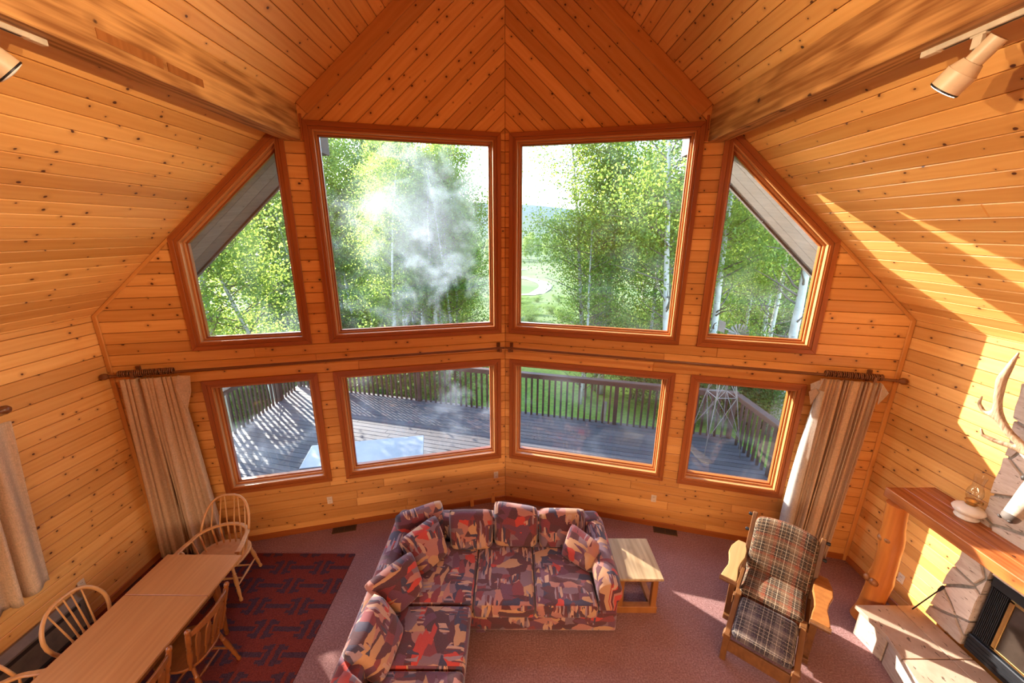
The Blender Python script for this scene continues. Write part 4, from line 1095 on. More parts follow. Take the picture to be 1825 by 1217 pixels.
def hoop(r, mat, wbase, ybase, zbase, wmax, ztop, ytop, rad, nsp, sp_from, turned=False):
    pts = []
    for i in range(25):
        a = PI * i / 24; c, s_ = math.cos(a), math.sin(a); t = abs(s_) ** 0.85
        w = wbase + (wmax - wbase) * math.sin(min(1, t * 1.5) * PI / 2)
        pts.append(Vector((math.copysign(abs(c) ** 0.75, c) * w, ybase + (ytop - ybase) * t, zbase + (ztop - zbase) * t)))
    MB().tube(pts, rad, 9).build('bow', mat, r, smooth=True)
    for i in range(nsp):
        f_ = (i + 0.5) / nsp * 2 - 1; xb, yb = sp_from(f_)
        xt = f_ * wmax * 0.84; best = min(pts, key=lambda p: abs(p.x - xt) + (0 if p.z > zbase + 0.08 else 9)); top = Vector((best.x, best.y, best.z - rad * 0.5))
        prof = [(0, .008), (.08, .009), (.10, .013), (.13, .009), (.16, .013), (.19, .009), (.22, .012), (.26, .0085), (1, .006)] if turned else [(0, .0075), (.3, .0085), (1, .0055)]
        MB().lathe(prof, (xb, yb, zbase if not turned else zbase), top, 8).build('spindle', mat, r, smooth='auto')
def armchair(label, loc, rz, mat='oak_pale'):
    r = thing('windsor_armchair', label, 'chair', loc, rz)
    z = .445; seat_mesh(.56, .50, z, .038).build('seat', mat, r, smooth='auto'); legs(r, mat, z - .03)
    path = []
    for i in range(25):
        a = -0.12 + (PI + 0.24) * i / 24; path.append((.285 * math.cos(a) * (1.02 if abs(math.cos(a)) > .7 else 1), -.02 + .235 * max(math.sin(a), -.2) + 0.02, .68))
    path = [(.335, -.25, .672), (.325, -.14, .675)] + path[1:-1] + [(-.325, -.14, .675), (-.335, -.25, .672)]
    w_ = [.058, .056] + [.044] * (len(path) - 4) + [.056, .058]
    sweep_flat(path, w_, .024).build('arm_rail', mat, r, bevel=0.006)
    for sx in (-1, 1):
        MB().lathe([(0, .012), (.12, .016), (.2, .024), (.32, .018), (.36, .024), (.42, .016), (.6, .024), (.75, .018), (.8, .022), (1, .014)], (sx * .235, -.165, z - .01), (sx * .325, -.165, .668), 11).build('arm_post', mat, r, smooth='auto')
        for k_ in (0, 1):
            y = -.04 + k_ * .10; MB().lathe([(0, .009), (.3, .014), (.36, .010), (.42, .014), (.6, .012), (1, .008)], (sx * (.235 - k_ * .012), y, z - .01), (sx * (.292 - k_ * .02), y + .02, .67), 9).build('arm_spindle', mat, r, smooth='auto')
    for i in range(6):
        f_ = -1 + 2 * (i + .5) / 6; xb, yb = f_ * .20, .205 - .05 * f_ * f_; xm, ym = f_ * .235, .235 - .075 * f_ * f_
        MB().lathe([(0, .009), (.25, .013), (.30, .009), (.38, .014), (.45, .010), (.7, .012), (1, .008)], (xb, yb, z - .01), (xm, ym, .68), 9).build('spindle', mat, r, smooth='auto')
    hoop(r, mat, .272, .115, .69, .265, 1.04, .315, .0135, 6, lambda f_: (f_ * .235, .235 - .075 * f_ * f_))
    return r
def bow_chair(label, loc, rz, mat='oak_pale'):
    r = thing('bow_back_chair', label, 'chair', loc, rz)
    z = .445; seat_mesh(.47, .44, z, .036).build('seat', mat, r, smooth='auto'); legs(r, mat, z - .03, .22, -.22, .21, .23, .16, .15)
    hoop(r, mat, .165, .165, z - .01, .285, .945, .30, .0165, 7, lambda f_: (f_ * .145, .19 - .03 * f_ * f_), turned=True)
    return r
def post_chair(label, loc, rz, mat='oak_dark'):
    r = thing('arrow_back_chair', label, 'chair', loc, rz)
    z = .445; seat_mesh(.45, .43, z, .036).build('seat', mat, r, smooth='auto'); legs(r, mat, z - .03, .21, -.21, .21, .25, .155, .15)
    tops = []
    for sx in (-1, 1):
        p, q = Vector((sx * .185, .165, z - .01)), Vector((sx * .235, .285, .955)); tops.append((p, q))
        MB().lathe([(0, .014), (.06, .019), (.1, .014), (.2, .022), (.42, .024), (.5, .016), (.53, .022), (.56, .016), (.62, .022), (.86, .022), (.89, .016), (.92, .022), (.96, .023), (.985, .016), (1, .004)], p, q, 11).build('back_post', mat, r, smooth='auto')
    rail_ = MB(); vs = []; uv = []
    for i in range(13):
        f_ = -1 + i / 6; x = f_ * .225; y = .262 + .055 * (1 - f_ * f_); hgt = .046 + .026 * (1 - f_ * f_)
        for dy, z_ in ((-.010, .845), (.010, .845), (.016, .845 + hgt), (-.004, .845 + hgt)): vs.append((x, y + dy, z_)); uv.append((x, z_ + dy))
    rail_.add(vs, [(4 * i + j, 4 * i + (j + 1) % 4, 4 * i + 4 + (j + 1) % 4, 4 * i + 4 + j) for i in range(12) for j in range(4)] + [(3, 2, 1, 0), (48, 49, 50, 51)], uv); rail_.build('top_rail', mat, r, bevel=0.004)
    for i in range(4):
        f_ = -1 + 2 * (i + .5) / 4; b = Vector((f_ * .165, .185 - .01 * f_ * f_, z - .01)); t = Vector((f_ * .195, .262 + .055 * (1 - f_ * f_), .86)); d = t - b
        mb = MB(); vs = []
        for t_, w in ((0, .008), (.22, .009), (.27, .020), (.62, .026), (.80, .026), (.88, .010), (1, .008)):
            p = b + d * t_; th = .008
            vs += [(p.x - w, p.y - th, p.z), (p.x + w, p.y - th, p.z), (p.x + w, p.y + th, p.z), (p.x - w, p.y + th, p.z)]
        mb.add(vs, [(4 * i_ + j, 4 * i_ + (j + 1) % 4, 4 * i_ + 4 + (j + 1) % 4, 4 * i_ + 4 + j) for i_ in range(6) for j in range(4)] + [(3, 2, 1, 0), (24, 25, 26, 27)]); mb.build('arrow_slat', mat, r, bevel=0.002)
    return r
armchair('pale wooden windsor armchair with arms at the far end of the dining table', (-3.355, 3.80, ZF), 0.10)
bow_chair('pale bow-back chair pushed in on the wall side of the dining table', (-3.70, 2.77, ZF), PI / 2 - 0.03)
armchair('pale windsor armchair nearest the viewpoint on the wall side of the table', (-3.82, 2.03, ZF), PI / 2)
post_chair('brown arrow-slat chair with turned posts on the rug side of the table, farther one', (-2.895, 2.715, ZF), -PI / 2)
post_chair('brown arrow-slat chair with turned posts on the rug side of the table, nearer one', (-2.945, 2.13, ZF), -PI / 2 - 0.05)
# ---------------------------------------------------------------- sectional sofa
def cushion_pts(c4, th, n=14, bulge=1.0, puff=0.30, seed=0, wr=0.006):
    """padded cushion from its four front-face corners TL,TR,BR,BL"""
    TL, TR, BR, BL = [Vector(p) for p in c4]; nrm = (TR - BL).cross(TL - BR).normalized(); w = ((TR - TL).length + (BR - BL).length) / 2; h = ((TL - BL).length + (TR - BR).length) / 2
    rr = random.Random(seed); ph = [rr.uniform(0, 6) for _ in range(4)]
    vs, uv = [], []
    def prof(u, v):
        a = max(0.0, 1 - abs(2 * u - 1) ** 4.5); b = max(0.0, 1 - abs(2 * v - 1) ** 4.5); return (a * b) ** puff
    for sd in (1, -1):
        for j in range(n + 1):
            for i in range(n + 1):
                u, v = i / n, j / n; pin = 1 - 0.055 * (1 - (4 * (u - .5) * (v - .5)) ** 2) if True else 1
                # sides bow in a little, corners stand out
                uu = .5 + (u - .5) * (1 - 0.075 * (2 * v - 1) ** 6); vv = .5 + (v - .5) * (1 - 0.075 * (2 * u - 1) ** 6)
                p = (BL.lerp(BR, uu)).lerp(TL.lerp(TR, uu), vv)
                d = th * 0.5 * prof(u, v) * bulge + wr * math.sin(u * 9 + ph[0] + v * 4) * math.sin(v * 11 + ph[1]) * (1 if 0 < i < n and 0 < j < n else 0)
                vs.append(p - nrm * th * 0.5 + nrm * sd * d); uv.append((u * w, v * h + (0.9 if sd < 0 else 0)))
    m_ = (n + 1) ** 2; fs = []
    for sd in (0, 1):
        for j in range(n):
            for i in range(n):
                a = sd * m_ + j * (n + 1) + i; q = (a, a + 1, a + n + 2, a + n + 1); fs.append(q if sd == 0 else q[::-1])
    mb = MB().add(vs, fs, uv); return mb
def cushion(name, c4, th, mat, parent=None, origin=None, **k):
    mb = cushion_pts(c4, th, **k)
    if origin is not None: mb.v = [(v[0] - origin[0], v[1] - origin[1], v[2] - origin[2]) for v in mb.v]
    o = mb.build(name, mat, parent, smooth=True)
    bm = bmesh.new(); bm.from_mesh(o.data); bmesh.ops.remove_doubles(bm, verts=bm.verts, dist=0.0008); bmesh.ops.recalc_face_normals(bm, faces=bm.faces); bm.to_mesh(o.data); bm.free()
    return o
def soft_box(a, b, rad=0.05, n=3, crown=0.0):
    """rounded upholstered block with box-mapped uv"""
    bm = bmesh.new(); bmesh.ops.create_cube(bm, size=1.0)
    sx, sy, sz = (b[i] - a[i] for i in range(3))
    for v in bm.verts: v.co = Vector((a[0] + (v.co.x + .5) * sx, a[1] + (v.co.y + .5) * sy, a[2] + (v.co.z + .5) * sz))
    bmesh.ops.bevel(bm, geom=bm.edges[:], offset=rad, segments=n, affect='EDGES', profile=0.5)
    bmesh.ops.subdivide_edges(bm, edges=[e for e in bm.edges if e.calc_length() > 0.2], cuts=5, use_grid_fill=True)
    if crown:
        cx, cy = (a[0] + b[0]) / 2, (a[1] + b[1]) / 2
        for v in bm.verts:
            if v.co.z > b[2] - rad * 1.1:
                f_ = max(0, 1 - ((v.co.x - cx) / (sx / 2)) ** 2) * max(0, 1 - ((v.co.y - cy) / (sy / 2)) ** 2); v.co.z += crown * f_ ** 0.7
    return bm
def soft_obj(name, a, b, mat, parent, origin, rad=0.05, n=3, crown=0.0, rotuv=False, tf=None):
    bm = soft_box(a, b, rad, n, crown); uvl = bm.loops.layers.uv.new('UVMap'); bm.normal_update()
    for f_ in bm.faces:
        nn = f_.normal; ax = max(range(3), key=lambda i: abs(nn[i]))
        for l in f_.loops:
            c = l.vert.co; uv = (c.x, c.y) if ax == 2 else ((c.y, c.z) if ax == 0 else (c.x, c.z))
            if rotuv and ax == 2: uv = (uv[1], uv[0])
            l[uvl].uv = uv
        f_.smooth = True
    for v in bm.verts:
        p = tf(v.co) if tf else v.co; v.co = Vector(p) - Vector(origin)
    me = bpy.data.meshes.new(name); bm.to_mesh(me); bm.free(); me.materials.append(M[mat]); o = bpy.data.objects.new(name, me); C.objects.link(o); o.parent = parent; return o
O = Vector((-0.35, 3.6, 0.0))
sf = thing('sectional_sofa', 'L-shaped sectional sofa covered in a dark red and purple brushstroke print', 'sofa', O)
soft_obj('base', (-1.30, 3.20, .05), (1.24, 4.30, .30), 'uph', sf, O, 0.025, 2)
soft_obj('base', (-1.30, 1.55, .05), (-0.33, 3.21, .30), 'uph', sf, O, 0.025, 2)
soft_obj('back_frame', (-1.36, 4.10, .06), (1.24, 4.34, .70), 'uph', sf, O, 0.07, 4)
soft_obj('back_frame', (-1.37, 1.55, .06), (-1.13, 4.30, .70), 'uph', sf, O, 0.07, 4)
for x0, x1 in ((-.290, .362), (.366, 1.020)): soft_obj('seat_cushion', (x0, 3.135, .29), (x1, 4.05, .455), 'uph', sf, O, 0.045, 3, 0.018)
soft_obj('seat_cushion', (-1.12, 3.17, .29), (-.296, 4.05, .45), 'uph', sf, O, 0.045, 3, 0.014, True)
soft_obj('seat_cushion', (-1.12, 2.545, .29), (-.305, 3.165, .455), 'uph', sf, O, 0.045, 3, 0.020, True)
soft_obj('seat_cushion', (-1.12, 1.90, .29), (-.305, 2.540, .455), 'uph', sf, O, 0.045, 3, 0.020, True)
# rolled arm at the right
def rolled_arm():
    mb = MB(); prof = []
    cx, cz, rr_ = 1.155, .52, .135
    prof = [(1.04, .06), (1.04, .44)]
    for i in range(15):
        a = math.radians(215 - 250 * i / 14); prof.append((cx + rr_ * math.cos(a), cz + rr_ * math.sin(a)))
    prof += [(1.245, .42), (1.245, .06)]
    ys = [3.235, 3.245, 3.27, 3.5, 3.75, 4.0, 4.2, 4.25]; scl = [.90, .97, 1, 1, 1, 1, 1, .98]
    vs, uv = [], []; n = len(prof)
    for y, sc in zip(ys, scl):
        L = 0
        for i, (x, z) in enumerate(prof):
            if i: L += math.hypot(x - prof[i - 1][0], z - prof[i - 1][1])
            X = 1.15 + (x - 1.15) * sc; Z = .36 + (z - .36) * (sc if z > .36 else 1) + (0.04 * (y - 3.3)) * (z > .4); vs.append((X - O.x, y - O.y, Z)); uv.append((L, y))
    fs = [(j * n + i, j * n + (i + 1) % n, (j + 1) * n + (i + 1) % n, (j + 1) * n + i) for j in range(len(ys) - 1) for i in range(n)] + [tuple(range(n - 1, -1, -1)), tuple((len(ys) - 1) * n + i for i in range(n))]
    mb.add(vs, fs, uv); return mb
rolled_arm().build('arm', 'uph', sf, smooth='auto')
for x, y in ((-.22, 3.27), (1.12, 3.30), (-.42, 2.2), (-1.2, 2.2)):
    MB().box((x - .05 - O.x, y - .05 - O.y, 0), (x + .05 - O.x, y + .05 - O.y, .06)).build('foot', 'uph', sf)
def pillow(c4, th, label, seed, **k):
    ctr = sum((Vector(p) for p in c4), Vector()) / 4; o = Vector((ctr.x, ctr.y, min(p[2] for p in c4)))
    ob = cushion('pillow', c4, th, 'uph', None, o, seed=seed, **k); ob.location = o; tag(ob, label, 'pillow', 'loose pillows on the sectional sofa')
pillow([(-1.30, 3.93, .89), (-.76, 4.20, .92), (-.68, 4.06, .50), (-1.20, 3.80, .50)], .17, 'back pillow standing in the far left corner of the sofa, behind the others', 1)
pillow([(-1.12, 3.56, .88), (-.76, 4.00, .90), (-.60, 3.80, .47), (-.86, 3.46, .47)], .20, 'back pillow turned across the corner of the sofa, second from the far corner', 2)
pillow([(-.69, 4.09, .86), (-.13, 4.10, .86), (-.12, 3.86, .455), (-.64, 3.84, .455)], .20, 'back pillow at the left end of the long side, half hidden by the corner pillow', 3)
pillow([(-.13, 4.19, .92), (.44, 4.12, .88), (.43, 3.89, .46), (-.11, 3.89, .46)], .20, 'tallest back pillow, middle of the long side of the sofa', 4)
pillow([(.455, 4.13, .86), (1.045, 4.12, .86), (1.01, 3.89, .46), (.446, 3.88, .46)], .19, 'back pillow at the right end of the long side, behind the small throw pillow', 5)
pillow([(.79, 3.87, .87), (1.085, 3.60, .80), (.985, 3.50, .475), (.655, 3.78, .475)], .13, 'small square throw pillow tilted against the right arm of the sofa', 6, n=12)
pillow([(-1.30, 2.97, .88), (-.91, 3.42, .90), (-.78, 3.32, .47), (-.98, 3.00, .47)], .20, 'back pillow leaning on the left side of the sofa, third from the far corner', 7)
pillow([(-1.20, 2.38, .86), (-1.13, 2.97, .90), (-.88, 2.92, .47), (-.93, 2.40, .47)], .22, 'plump back pillow leaning on the left side of the sofa, nearest whole one', 8)
pillow([(-1.20, 1.72, .84), (-1.16, 2.33, .84), (-.93, 2.30, .47), (-.95, 1.74, .47)], .22, 'back pillow cut off by the lower edge, nearest on the left side of the sofa', 9)

# ---------------------------------------------------------------- end table
et = thing('end_table', 'low square wooden end table with a barn-board top beside the sofa arm', 'table', (1.535, 3.69, 0))
MB().box((-.245, -.30, .522), (.245, .30, .552)).build('table_top', 'endtop', et, bevel=0.012, seg=3)
for x in (-.19, .19):
    for y in (-.20, .23): MB().box((x - .03, y - .03, .0), (x + .03, y + .03, .522)).build('leg', 'pinebrown', et, bevel=0.003)
for y in (-.20, .23):
    MB().box((-.16, y - .025, .44), (.16, y + .025, .522)).build('apron', 'pinebrown', et); MB().box((-.235, y - .036, .0), (.235, y + .036, .09)).build('foot_rail', 'pinebrown', et, bevel=0.004)
for x in (-.19, .19):
    MB().box((x - .025, -.17, .44), (x + .025, .20, .522)).build('apron', 'pinebrown', et); MB().box((x - .03, -.165, .03), (x + .03, .195, .08)).build('foot_rail', 'pinebrown', et)

# ---------------------------------------------------------------- plaid recliner
rc = thing('recliner_chair', 'rustic wooden recliner with brown plaid cushions and raised footrest', 'chair', (2.48, 2.775, 0), math.radians(-39.7))
for sx in (-1, 1):
    fs_ = 'recline'
    MB().bar((sx * .36, .50, .03), (sx * .36, 1.22, .03), .06, .06).build('floor_rail', fs_, rc, bevel=0.004)
    MB().box((sx * .36 - .03, .53, .06), (sx * .36 + .03, .60, .555)).build('leg', fs_, rc, bevel=0.004)
    MB().box((sx * .36 - .03, 1.04, .06), (sx * .36 + .03, 1.11, .555)).build('leg', fs_, rc, bevel=0.004)
    MB().bar((sx * .315, .46, .36), (sx * .315, 1.10, .30), .035, .10).build('seat_rail', fs_, rc, bevel=0.004)
    mb = MB(); L = [(.44, .075), (.47, .088), (.56, .078), (.66, .060), (.76, .070), (.88, .098), (1.00, .092), (1.10, .06), (1.14, .045)]
    vs = []; n = len(L)
    for z_ in (.555, .597):
        for y, w in L: vs += [(sx * (.385 - w * .75), y, z_), (sx * (.385 + w), y, z_)]
    fs = []
    for i in range(n - 1):
        a = 2 * i; fs += [(a, a + 1, a + 3, a + 2), (2 * n + a, 2 * n + a + 2, 2 * n + a + 3, 2 * n + a + 1), (a, a + 2, 2 * n + a + 2, 2 * n + a), (a + 1, 2 * n + a + 1, 2 * n + a + 3, a + 3)]
    fs += [(0, 2 * n, 2 * n + 1, 1), (2 * n - 2, 2 * n - 1, 4 * n - 1, 4 * n - 2)]
    mb.add(vs, fs); mb.build('arm', 'paddle' if sx < 0 else 'pinebrown', rc, bevel=0.008, seg=2)
    MB().tube([(sx * .315, .437, .576), (sx * .48, .437, .576)], .026, 10).build('arm_end', 'recline', rc, smooth='auto')
    MB().bar((sx * .325, 1.00, .28), (sx * .325, 1.235, .99), .045, .06, (0, 1, 0)).build('back_upright', 'recline', rc, bevel=0.005)
    for t_ in (.70, .95):
        p = Vector((sx * .325, 1.00, .28)).lerp(Vector((sx * .325, 1.235, .99)), t_); MB().tube([p + Vector((sx * .015, 0, 0)), p + Vector((sx * .05, 0, 0)), p + Vector((sx * .062, 0, 0))], [.013, .021, .015], 9).build('peg', 'black', rc, smooth='auto')
    # footrest side
    MB().bar((sx * .285, .44, .445), (sx * .285, .0, .325), .05, .055).build('footrest_rail', 'recline', rc, bevel=0.005)
    MB().box((sx * .285 - .03, .44, .41), (sx * .285 + .03, .53, .47)).build('footrest_hinge', 'recline', rc, bevel=0.005)
    MB().box((sx * .285 - .027, .0, .0), (sx * .285 + .027, .055, .31)).build('footrest_leg', 'recline', rc, bevel=0.004)
    MB().box((sx * .285 - .035, -.012, .29), (sx * .285 + .035, .068, .35)).build('footrest_cap', 'recline', rc, bevel=0.008)
MB().box((-.26, .015, .13), (.26, .040, .27)).build('footrest_apron', 'recline', rc, bevel=0.003)
MB().box((-.31, .50, .28), (.31, .53, .38)).build('seat_apron', 'recline', rc, bevel=0.003)
MB().box((-.31, 1.05, .10), (.31, 1.08, .20)).build('cross_rail', 'recline', rc, bevel=0.003)
def slope(y0, z0, y1, z1):
    d = Vector((0, y1 - y0, z1 - z0)); L = d.length; d.normalize(); n_ = Vector((0, -d.z, d.y))
    return lambda c: Vector((c.x, y0, z0)) + d * c.y + n_ * c.z, L
tf, L = slope(.03, .285, .46, .40); fcu = soft_obj('footrest_cushion', (-.255, 0, 0), (.255, L, .11), 'plaidb', rc, (0, 0, 0), .045, 3, .035, False, tf)
tf, L = slope(.47, .375, 1.07, .315); soft_obj('seat_cushion', (-.285, 0, 0), (.285, L, .135), 'plaid', rc, (0, 0, 0), .05, 3, .02, False, tf)
tf, L = slope(1.03, .36, 1.215, .98)
def back_tf(c):
    z = c.y; top = .055 * (1 - (c.x / .30) ** 2) * (z / L); return tf(Vector((c.x, c.y + top, c.z)))
soft_obj('back_cushion', (-.298, 0, 0.0), (.298, L, .14), 'plaid', rc, (0, 0, 0), .05, 3, .0, False, back_tf)
# rails tie footrest tufts
for i, x in enumerate((-.12, .12)):
    for y in (.16, .32):
        p = Vector((x, .03 + y * .93, .285 + .25 * y + .137)); MB().tube([p, p + Vector((0, 0, .006))], [.012, .006], 8).build('tuft_button', 'slot', fcu)

# ---------------------------------------------------------------- fireplace: chimney of stones, hearth, insert, mantel
SX = 4.455
fp = thing('fireplace', 'travertine stone fireplace and chimney breast on the right wall', 'fireplace', (4.5, 2.0, 0))
O2 = Vector((4.5, 2.0, 0))
frW = (Vector((SX, 0, 0)) - O2, Vector((0, 1, 0)), Vector((0, 0, 1)), Vector((-1, 0, 0)))
reg = [(0.9, 0.37), (3.19, 0.37), (3.06, 1.5), (3.05, 2.2), (3.14, 3.24), (0.9, 3.24)]
open_ = [(1.45, 0.2), (2.835, 0.2), (2.835, 1.235), (1.45, 1.235)]
mb = MB()
for pc in minus([inset(reg, 0.03)], [inset(open_, -0.02)]): mb.prism(pc, -(XW - SX) + .012, -0.006, frW)
mb.build('mortar_bed', 'mortar', fp)
rs = random.Random(17)
seeds = []
for _ in range(4000):
    p = (rs.uniform(0.9, 3.2), rs.uniform(0.36, 3.24))
    if all(((p[0] - q[0]) / 1.35) ** 2 + (p[1] - q[1]) ** 2 > (0.235 if p[1] < 1.6 else 0.27) ** 2 for q in seeds): seeds.append(p)
for i, p in enumerate(seeds):
    cell = reg
    for q in seeds:
        if q is p or abs(q[0] - p[0]) > 1.3 or abs(q[1] - p[1]) > 1.3: continue
        wx, wy = 1 / 1.35 ** 2, 1.0
        n = ((q[0] - p[0]) * wx, (q[1] - p[1]) * wy); c = 0.5 * (wx * (q[0] ** 2 - p[0] ** 2) + wy * (q[1] ** 2 - p[1] ** 2)); cell = clip(cell, n, c)
        if len(cell) < 3: break
    if len(cell) < 3: continue
    for pc in minus([cell], [open_]):
        pc = ccw(pc); pc = [v for i_, v in enumerate(pc) if math.hypot(v[0] - pc[i_ - 1][0], v[1] - pc[i_ - 1][1]) > .012]
        if len(pc) < 3 or area(pc) < .006: continue
        a = inset(pc, .011)
        if len(a) != len(pc) or area(a) < .003: continue
        # ragged outline: break long edges
        rag = []
        for i_ in range(len(a)):
            p0, p1 = a[i_], a[(i_ + 1) % len(a)]; L = math.hypot(p1[0] - p0[0], p1[1] - p0[1]); rag.append(p0); k_ = int(L / .09)
            for m_ in range(1, k_):
                t_ = m_ / k_; nx, ny = (p1[1] - p0[1]) / L, -(p1[0] - p0[0]) / L; j_ = rs.uniform(-.011, .008); rag.append((p0[0] + (p1[0] - p0[0]) * t_ + nx * j_, p0[1] + (p1[1] - p0[1]) * t_ + ny * j_))
        cxx = sum(v[0] for v in rag) / len(rag); cyy = sum(v[1] for v in rag) / len(rag); n_ = len(rag); h = rs.uniform(.004, .026)
        sh = [(cxx + (x - cxx) * .955, cyy + (y - cyy) * .955) for x, y in rag]
        m2 = MB(); P = lambda ps, hh: [frW[0] + Vector((-(hh + (rs.uniform(-.003, .003) if hh > 0 else 0)), y, z)) for y, z in ps]
        m2.add(P(rag, -.08) + P(rag, h - .012) + P(sh, h), [tuple(range(n_ - 1, -1, -1)), tuple(range(2 * n_, 3 * n_))] + [(r_ * n_ + i_, r_ * n_ + (i_ + 1) % n_, (r_ + 1) * n_ + (i_ + 1) % n_, (r_ + 1) * n_ + i_) for r_ in (0, 1) for i_ in range(n_)])
        m2.build('stone', 'stone', fp)
# insert
O3 = Vector((4.50, 2.14, .375)); fi = thing('fireplace_insert', 'black metal fireplace insert with brass-framed glass doors', 'fireplace insert', O3)
def FB(nm, y0, y1, z0, z1, x0, x1, mat, bevel=0.003): return MB().box((x0 - O3.x, y0 - O3.y, z0 - O3.z), (x1 - O3.x, y1 - O3.y, z1 - O3.z)).build(nm, mat, fi, bevel=bevel)
FB('frame', 1.46, 2.828, .378, 1.225, 4.485, 4.56, 'black')
FB('bottom_band', 1.46, 2.828, .378, .55, 4.455, 4.486, 'black', .008)
FB('top_band', 1.46, 2.828, 1.13, 1.225, 4.462, 4.486, 'black', .008)
for k_ in range(10): FB('louver', 2.690 + k_ * .0125, 2.697 + k_ * .0125, .57, 1.12, 4.470, 4.486, 'black', 0)
for k_ in range(3): FB('louver', 1.46, 2.82, .41 + k_ * .04, .425 + k_ * .04, 4.450, 4.457, 'black', 0)
FB('glass_door', 1.62, 2.655, .60, 1.10, 4.476, 4.484, 'blackglass', 0)
for (y0, y1, z0, z1) in ((2.640, 2.675, .575, 1.125), (1.60, 1.635, .575, 1.125), (1.60, 2.675, .572, .598), (1.60, 2.675, 1.102, 1.128), (2.12, 2.15, .59, 1.11)): FB('door_frame', y0, y1, z0, z1, 4.466, 4.478, 'brass')
# hearth
H0 = Vector((4.2, 2.2, 0)); he = thing('hearth', 'raised sandstone hearth in front of the fireplace', 'hearth', H0)
FH = (-H0, Vector((1, 0, 0)), Vector((0, 1, 0)), Vector((0, 0, 1)))
hp = [(3.80, 3.275), (3.835, 2.94), (3.72, 2.50), (3.62, 1.9), (3.60, 0.9), (4.445, 0.9), (4.445, 3.275)]
b_in = [(3.83, 3.25), (3.865, 2.94), (3.75, 2.50), (3.65, 1.9), (3.63, .93), (4.44, .93), (4.44, 3.25)]
core = []
for (ya, yb_) in ((0.93, 1.9), (1.9, 2.5), (2.5, 2.94), (2.94, 3.25)):
    def fx(y, P_=b_in): 
        pts = [(3.63, .93), (3.65, 1.9), (3.75, 2.5), (3.865, 2.94), (3.83, 3.25)]
        for (x0, y0), (x1, y1) in zip(pts[:-1], pts[1:]):
            if y0 - 1e-6 <= y <= y1 + 1e-6: return x0 + (x1 - x0) * (y - y0) / (y1 - y0)
    MB().prism([(fx(ya) + .02, ya), (4.44, ya), (4.44, yb_), (fx(yb_) + .02, yb_)], 0.0, .315, FH).build('core', 'mortar', he)
    n_ = 1 if yb_ - ya < .5 else 2
    for k_ in range(n_):
        a_, c_ = ya + (yb_ - ya) * k_ / n_ + .008, ya + (yb_ - ya) * (k_ + 1) / n_ - .008
        MB().prism([(fx(a_), a_), (fx(a_) + .03, a_), (fx(c_) + .03, c_), (fx(c_), c_)], 0.004, .312, FH).build('stone', 'stone', he, bevel=0.006)
for k_ in range(2): MB().box((3.86 + k_ * .29 - H0.x, 3.235 - H0.y, .004), (4.14 + k_ * .29 - H0.x, 3.252 - H0.y, .312)).build('stone', 'stone', he, bevel=0.005)
def slabs():
    ysplit = [0.9, 1.75, 2.72, 3.275]
    front = [(3.60, .9), (3.62, 1.9), (3.72, 2.5), (3.835, 2.94), (3.80, 3.275)]
    def fxx(y):
        for (x0, y0), (x1, y1) in zip(front[:-1], front[1:]):
            if y0 - 1e-6 <= y <= y1 + 1e-6: return x0 + (x1 - x0) * (y - y0) / (y1 - y0)
    for i in range(3):
        ya, yb_ = ysplit[i] + .004, ysplit[i + 1] - .004
        ys = [ya] + [p[1] for p in front if ya < p[1] < yb_] + [yb_]
        mb = MB()
        poly_l = [(fxx(y), y) for y in ys]; xr = 4.235
        bm_vs = [(x - H0.x, y - H0.y, .315) for x, y in poly_l] + [(xr - H0.x, y - H0.y, .315) for x, y in reversed(poly_l)]
        n_ = len(bm_vs); mb.add(bm_vs + [(x, y, .36) for x, y, z in bm_vs], [tuple(range(n_ - 1, -1, -1)), tuple(range(n_, 2 * n_))] + [(a, (a + 1) % n_, n_ + (a + 1) % n_, n_ + a) for a in range(n_)])
        mb.build('slab', 'slab', he, bevel=0.004)
        MB().box((4.241 - H0.x, ya - H0.y, .315), (4.445 - H0.x, yb_ - H0.y, .358)).build('slab', 'slab', he, bevel=0.004)
slabs()
# mantel and its log post
mt = thing('mantel_shelf', 'thick red-brown cedar mantel shelf over the fireplace', 'mantel', (4.25, 2.3, 1.53))
for k_, (x0, x1) in enumerate(((4.055, 4.225), (4.227, 4.395), (4.397, 4.565))):
    y1 = 3.545; MB().box((x0 - 4.25, 0.9 - 2.3, .03), (x1 - 4.25, (y1 if k_ < 2 else 3.55) - 2.3, .096)).build('plank', 'mantel', mt, bevel=0.004)
MB().box((4.045 - 4.25, .9 - 2.3, -.005), (4.085 - 4.25, 3.55 - 2.3, .10)).build('front_board', 'mantel', mt, bevel=0.008, seg=2)
MB().box((4.085 - 4.25, 3.50 - 2.3, -.005), (4.56 - 4.25, 3.55 - 2.3, .03)).build('end_board', 'mantel', mt, bevel=0.004)
lg = MB(); pts, rads = [], []
for i in range(17):
    t = i / 16; z = 1.525 * t
    pts.append((0.028 * math.sin(t * 4.2) - 0.02 * t, 0.012 * math.sin(t * 6 + 1), z)); rads.append(.105 - .016 * t + (.012 * math.exp(-((t - .36) / .05) ** 2)) + (.014 * math.exp(-((t - .72) / .05) ** 2)) + .03 * math.exp(-(t / .06) ** 2))
lg.tube(pts, rads, 18); ob = lg.build('log_post', 'log', smooth='auto'); ob.location = (4.115, 3.40, 0.0); tag(ob, 'peeled orange log post holding up the near end of the mantel', 'post')
ob['label'] = 'peeled orange log post under the window end of the mantel'
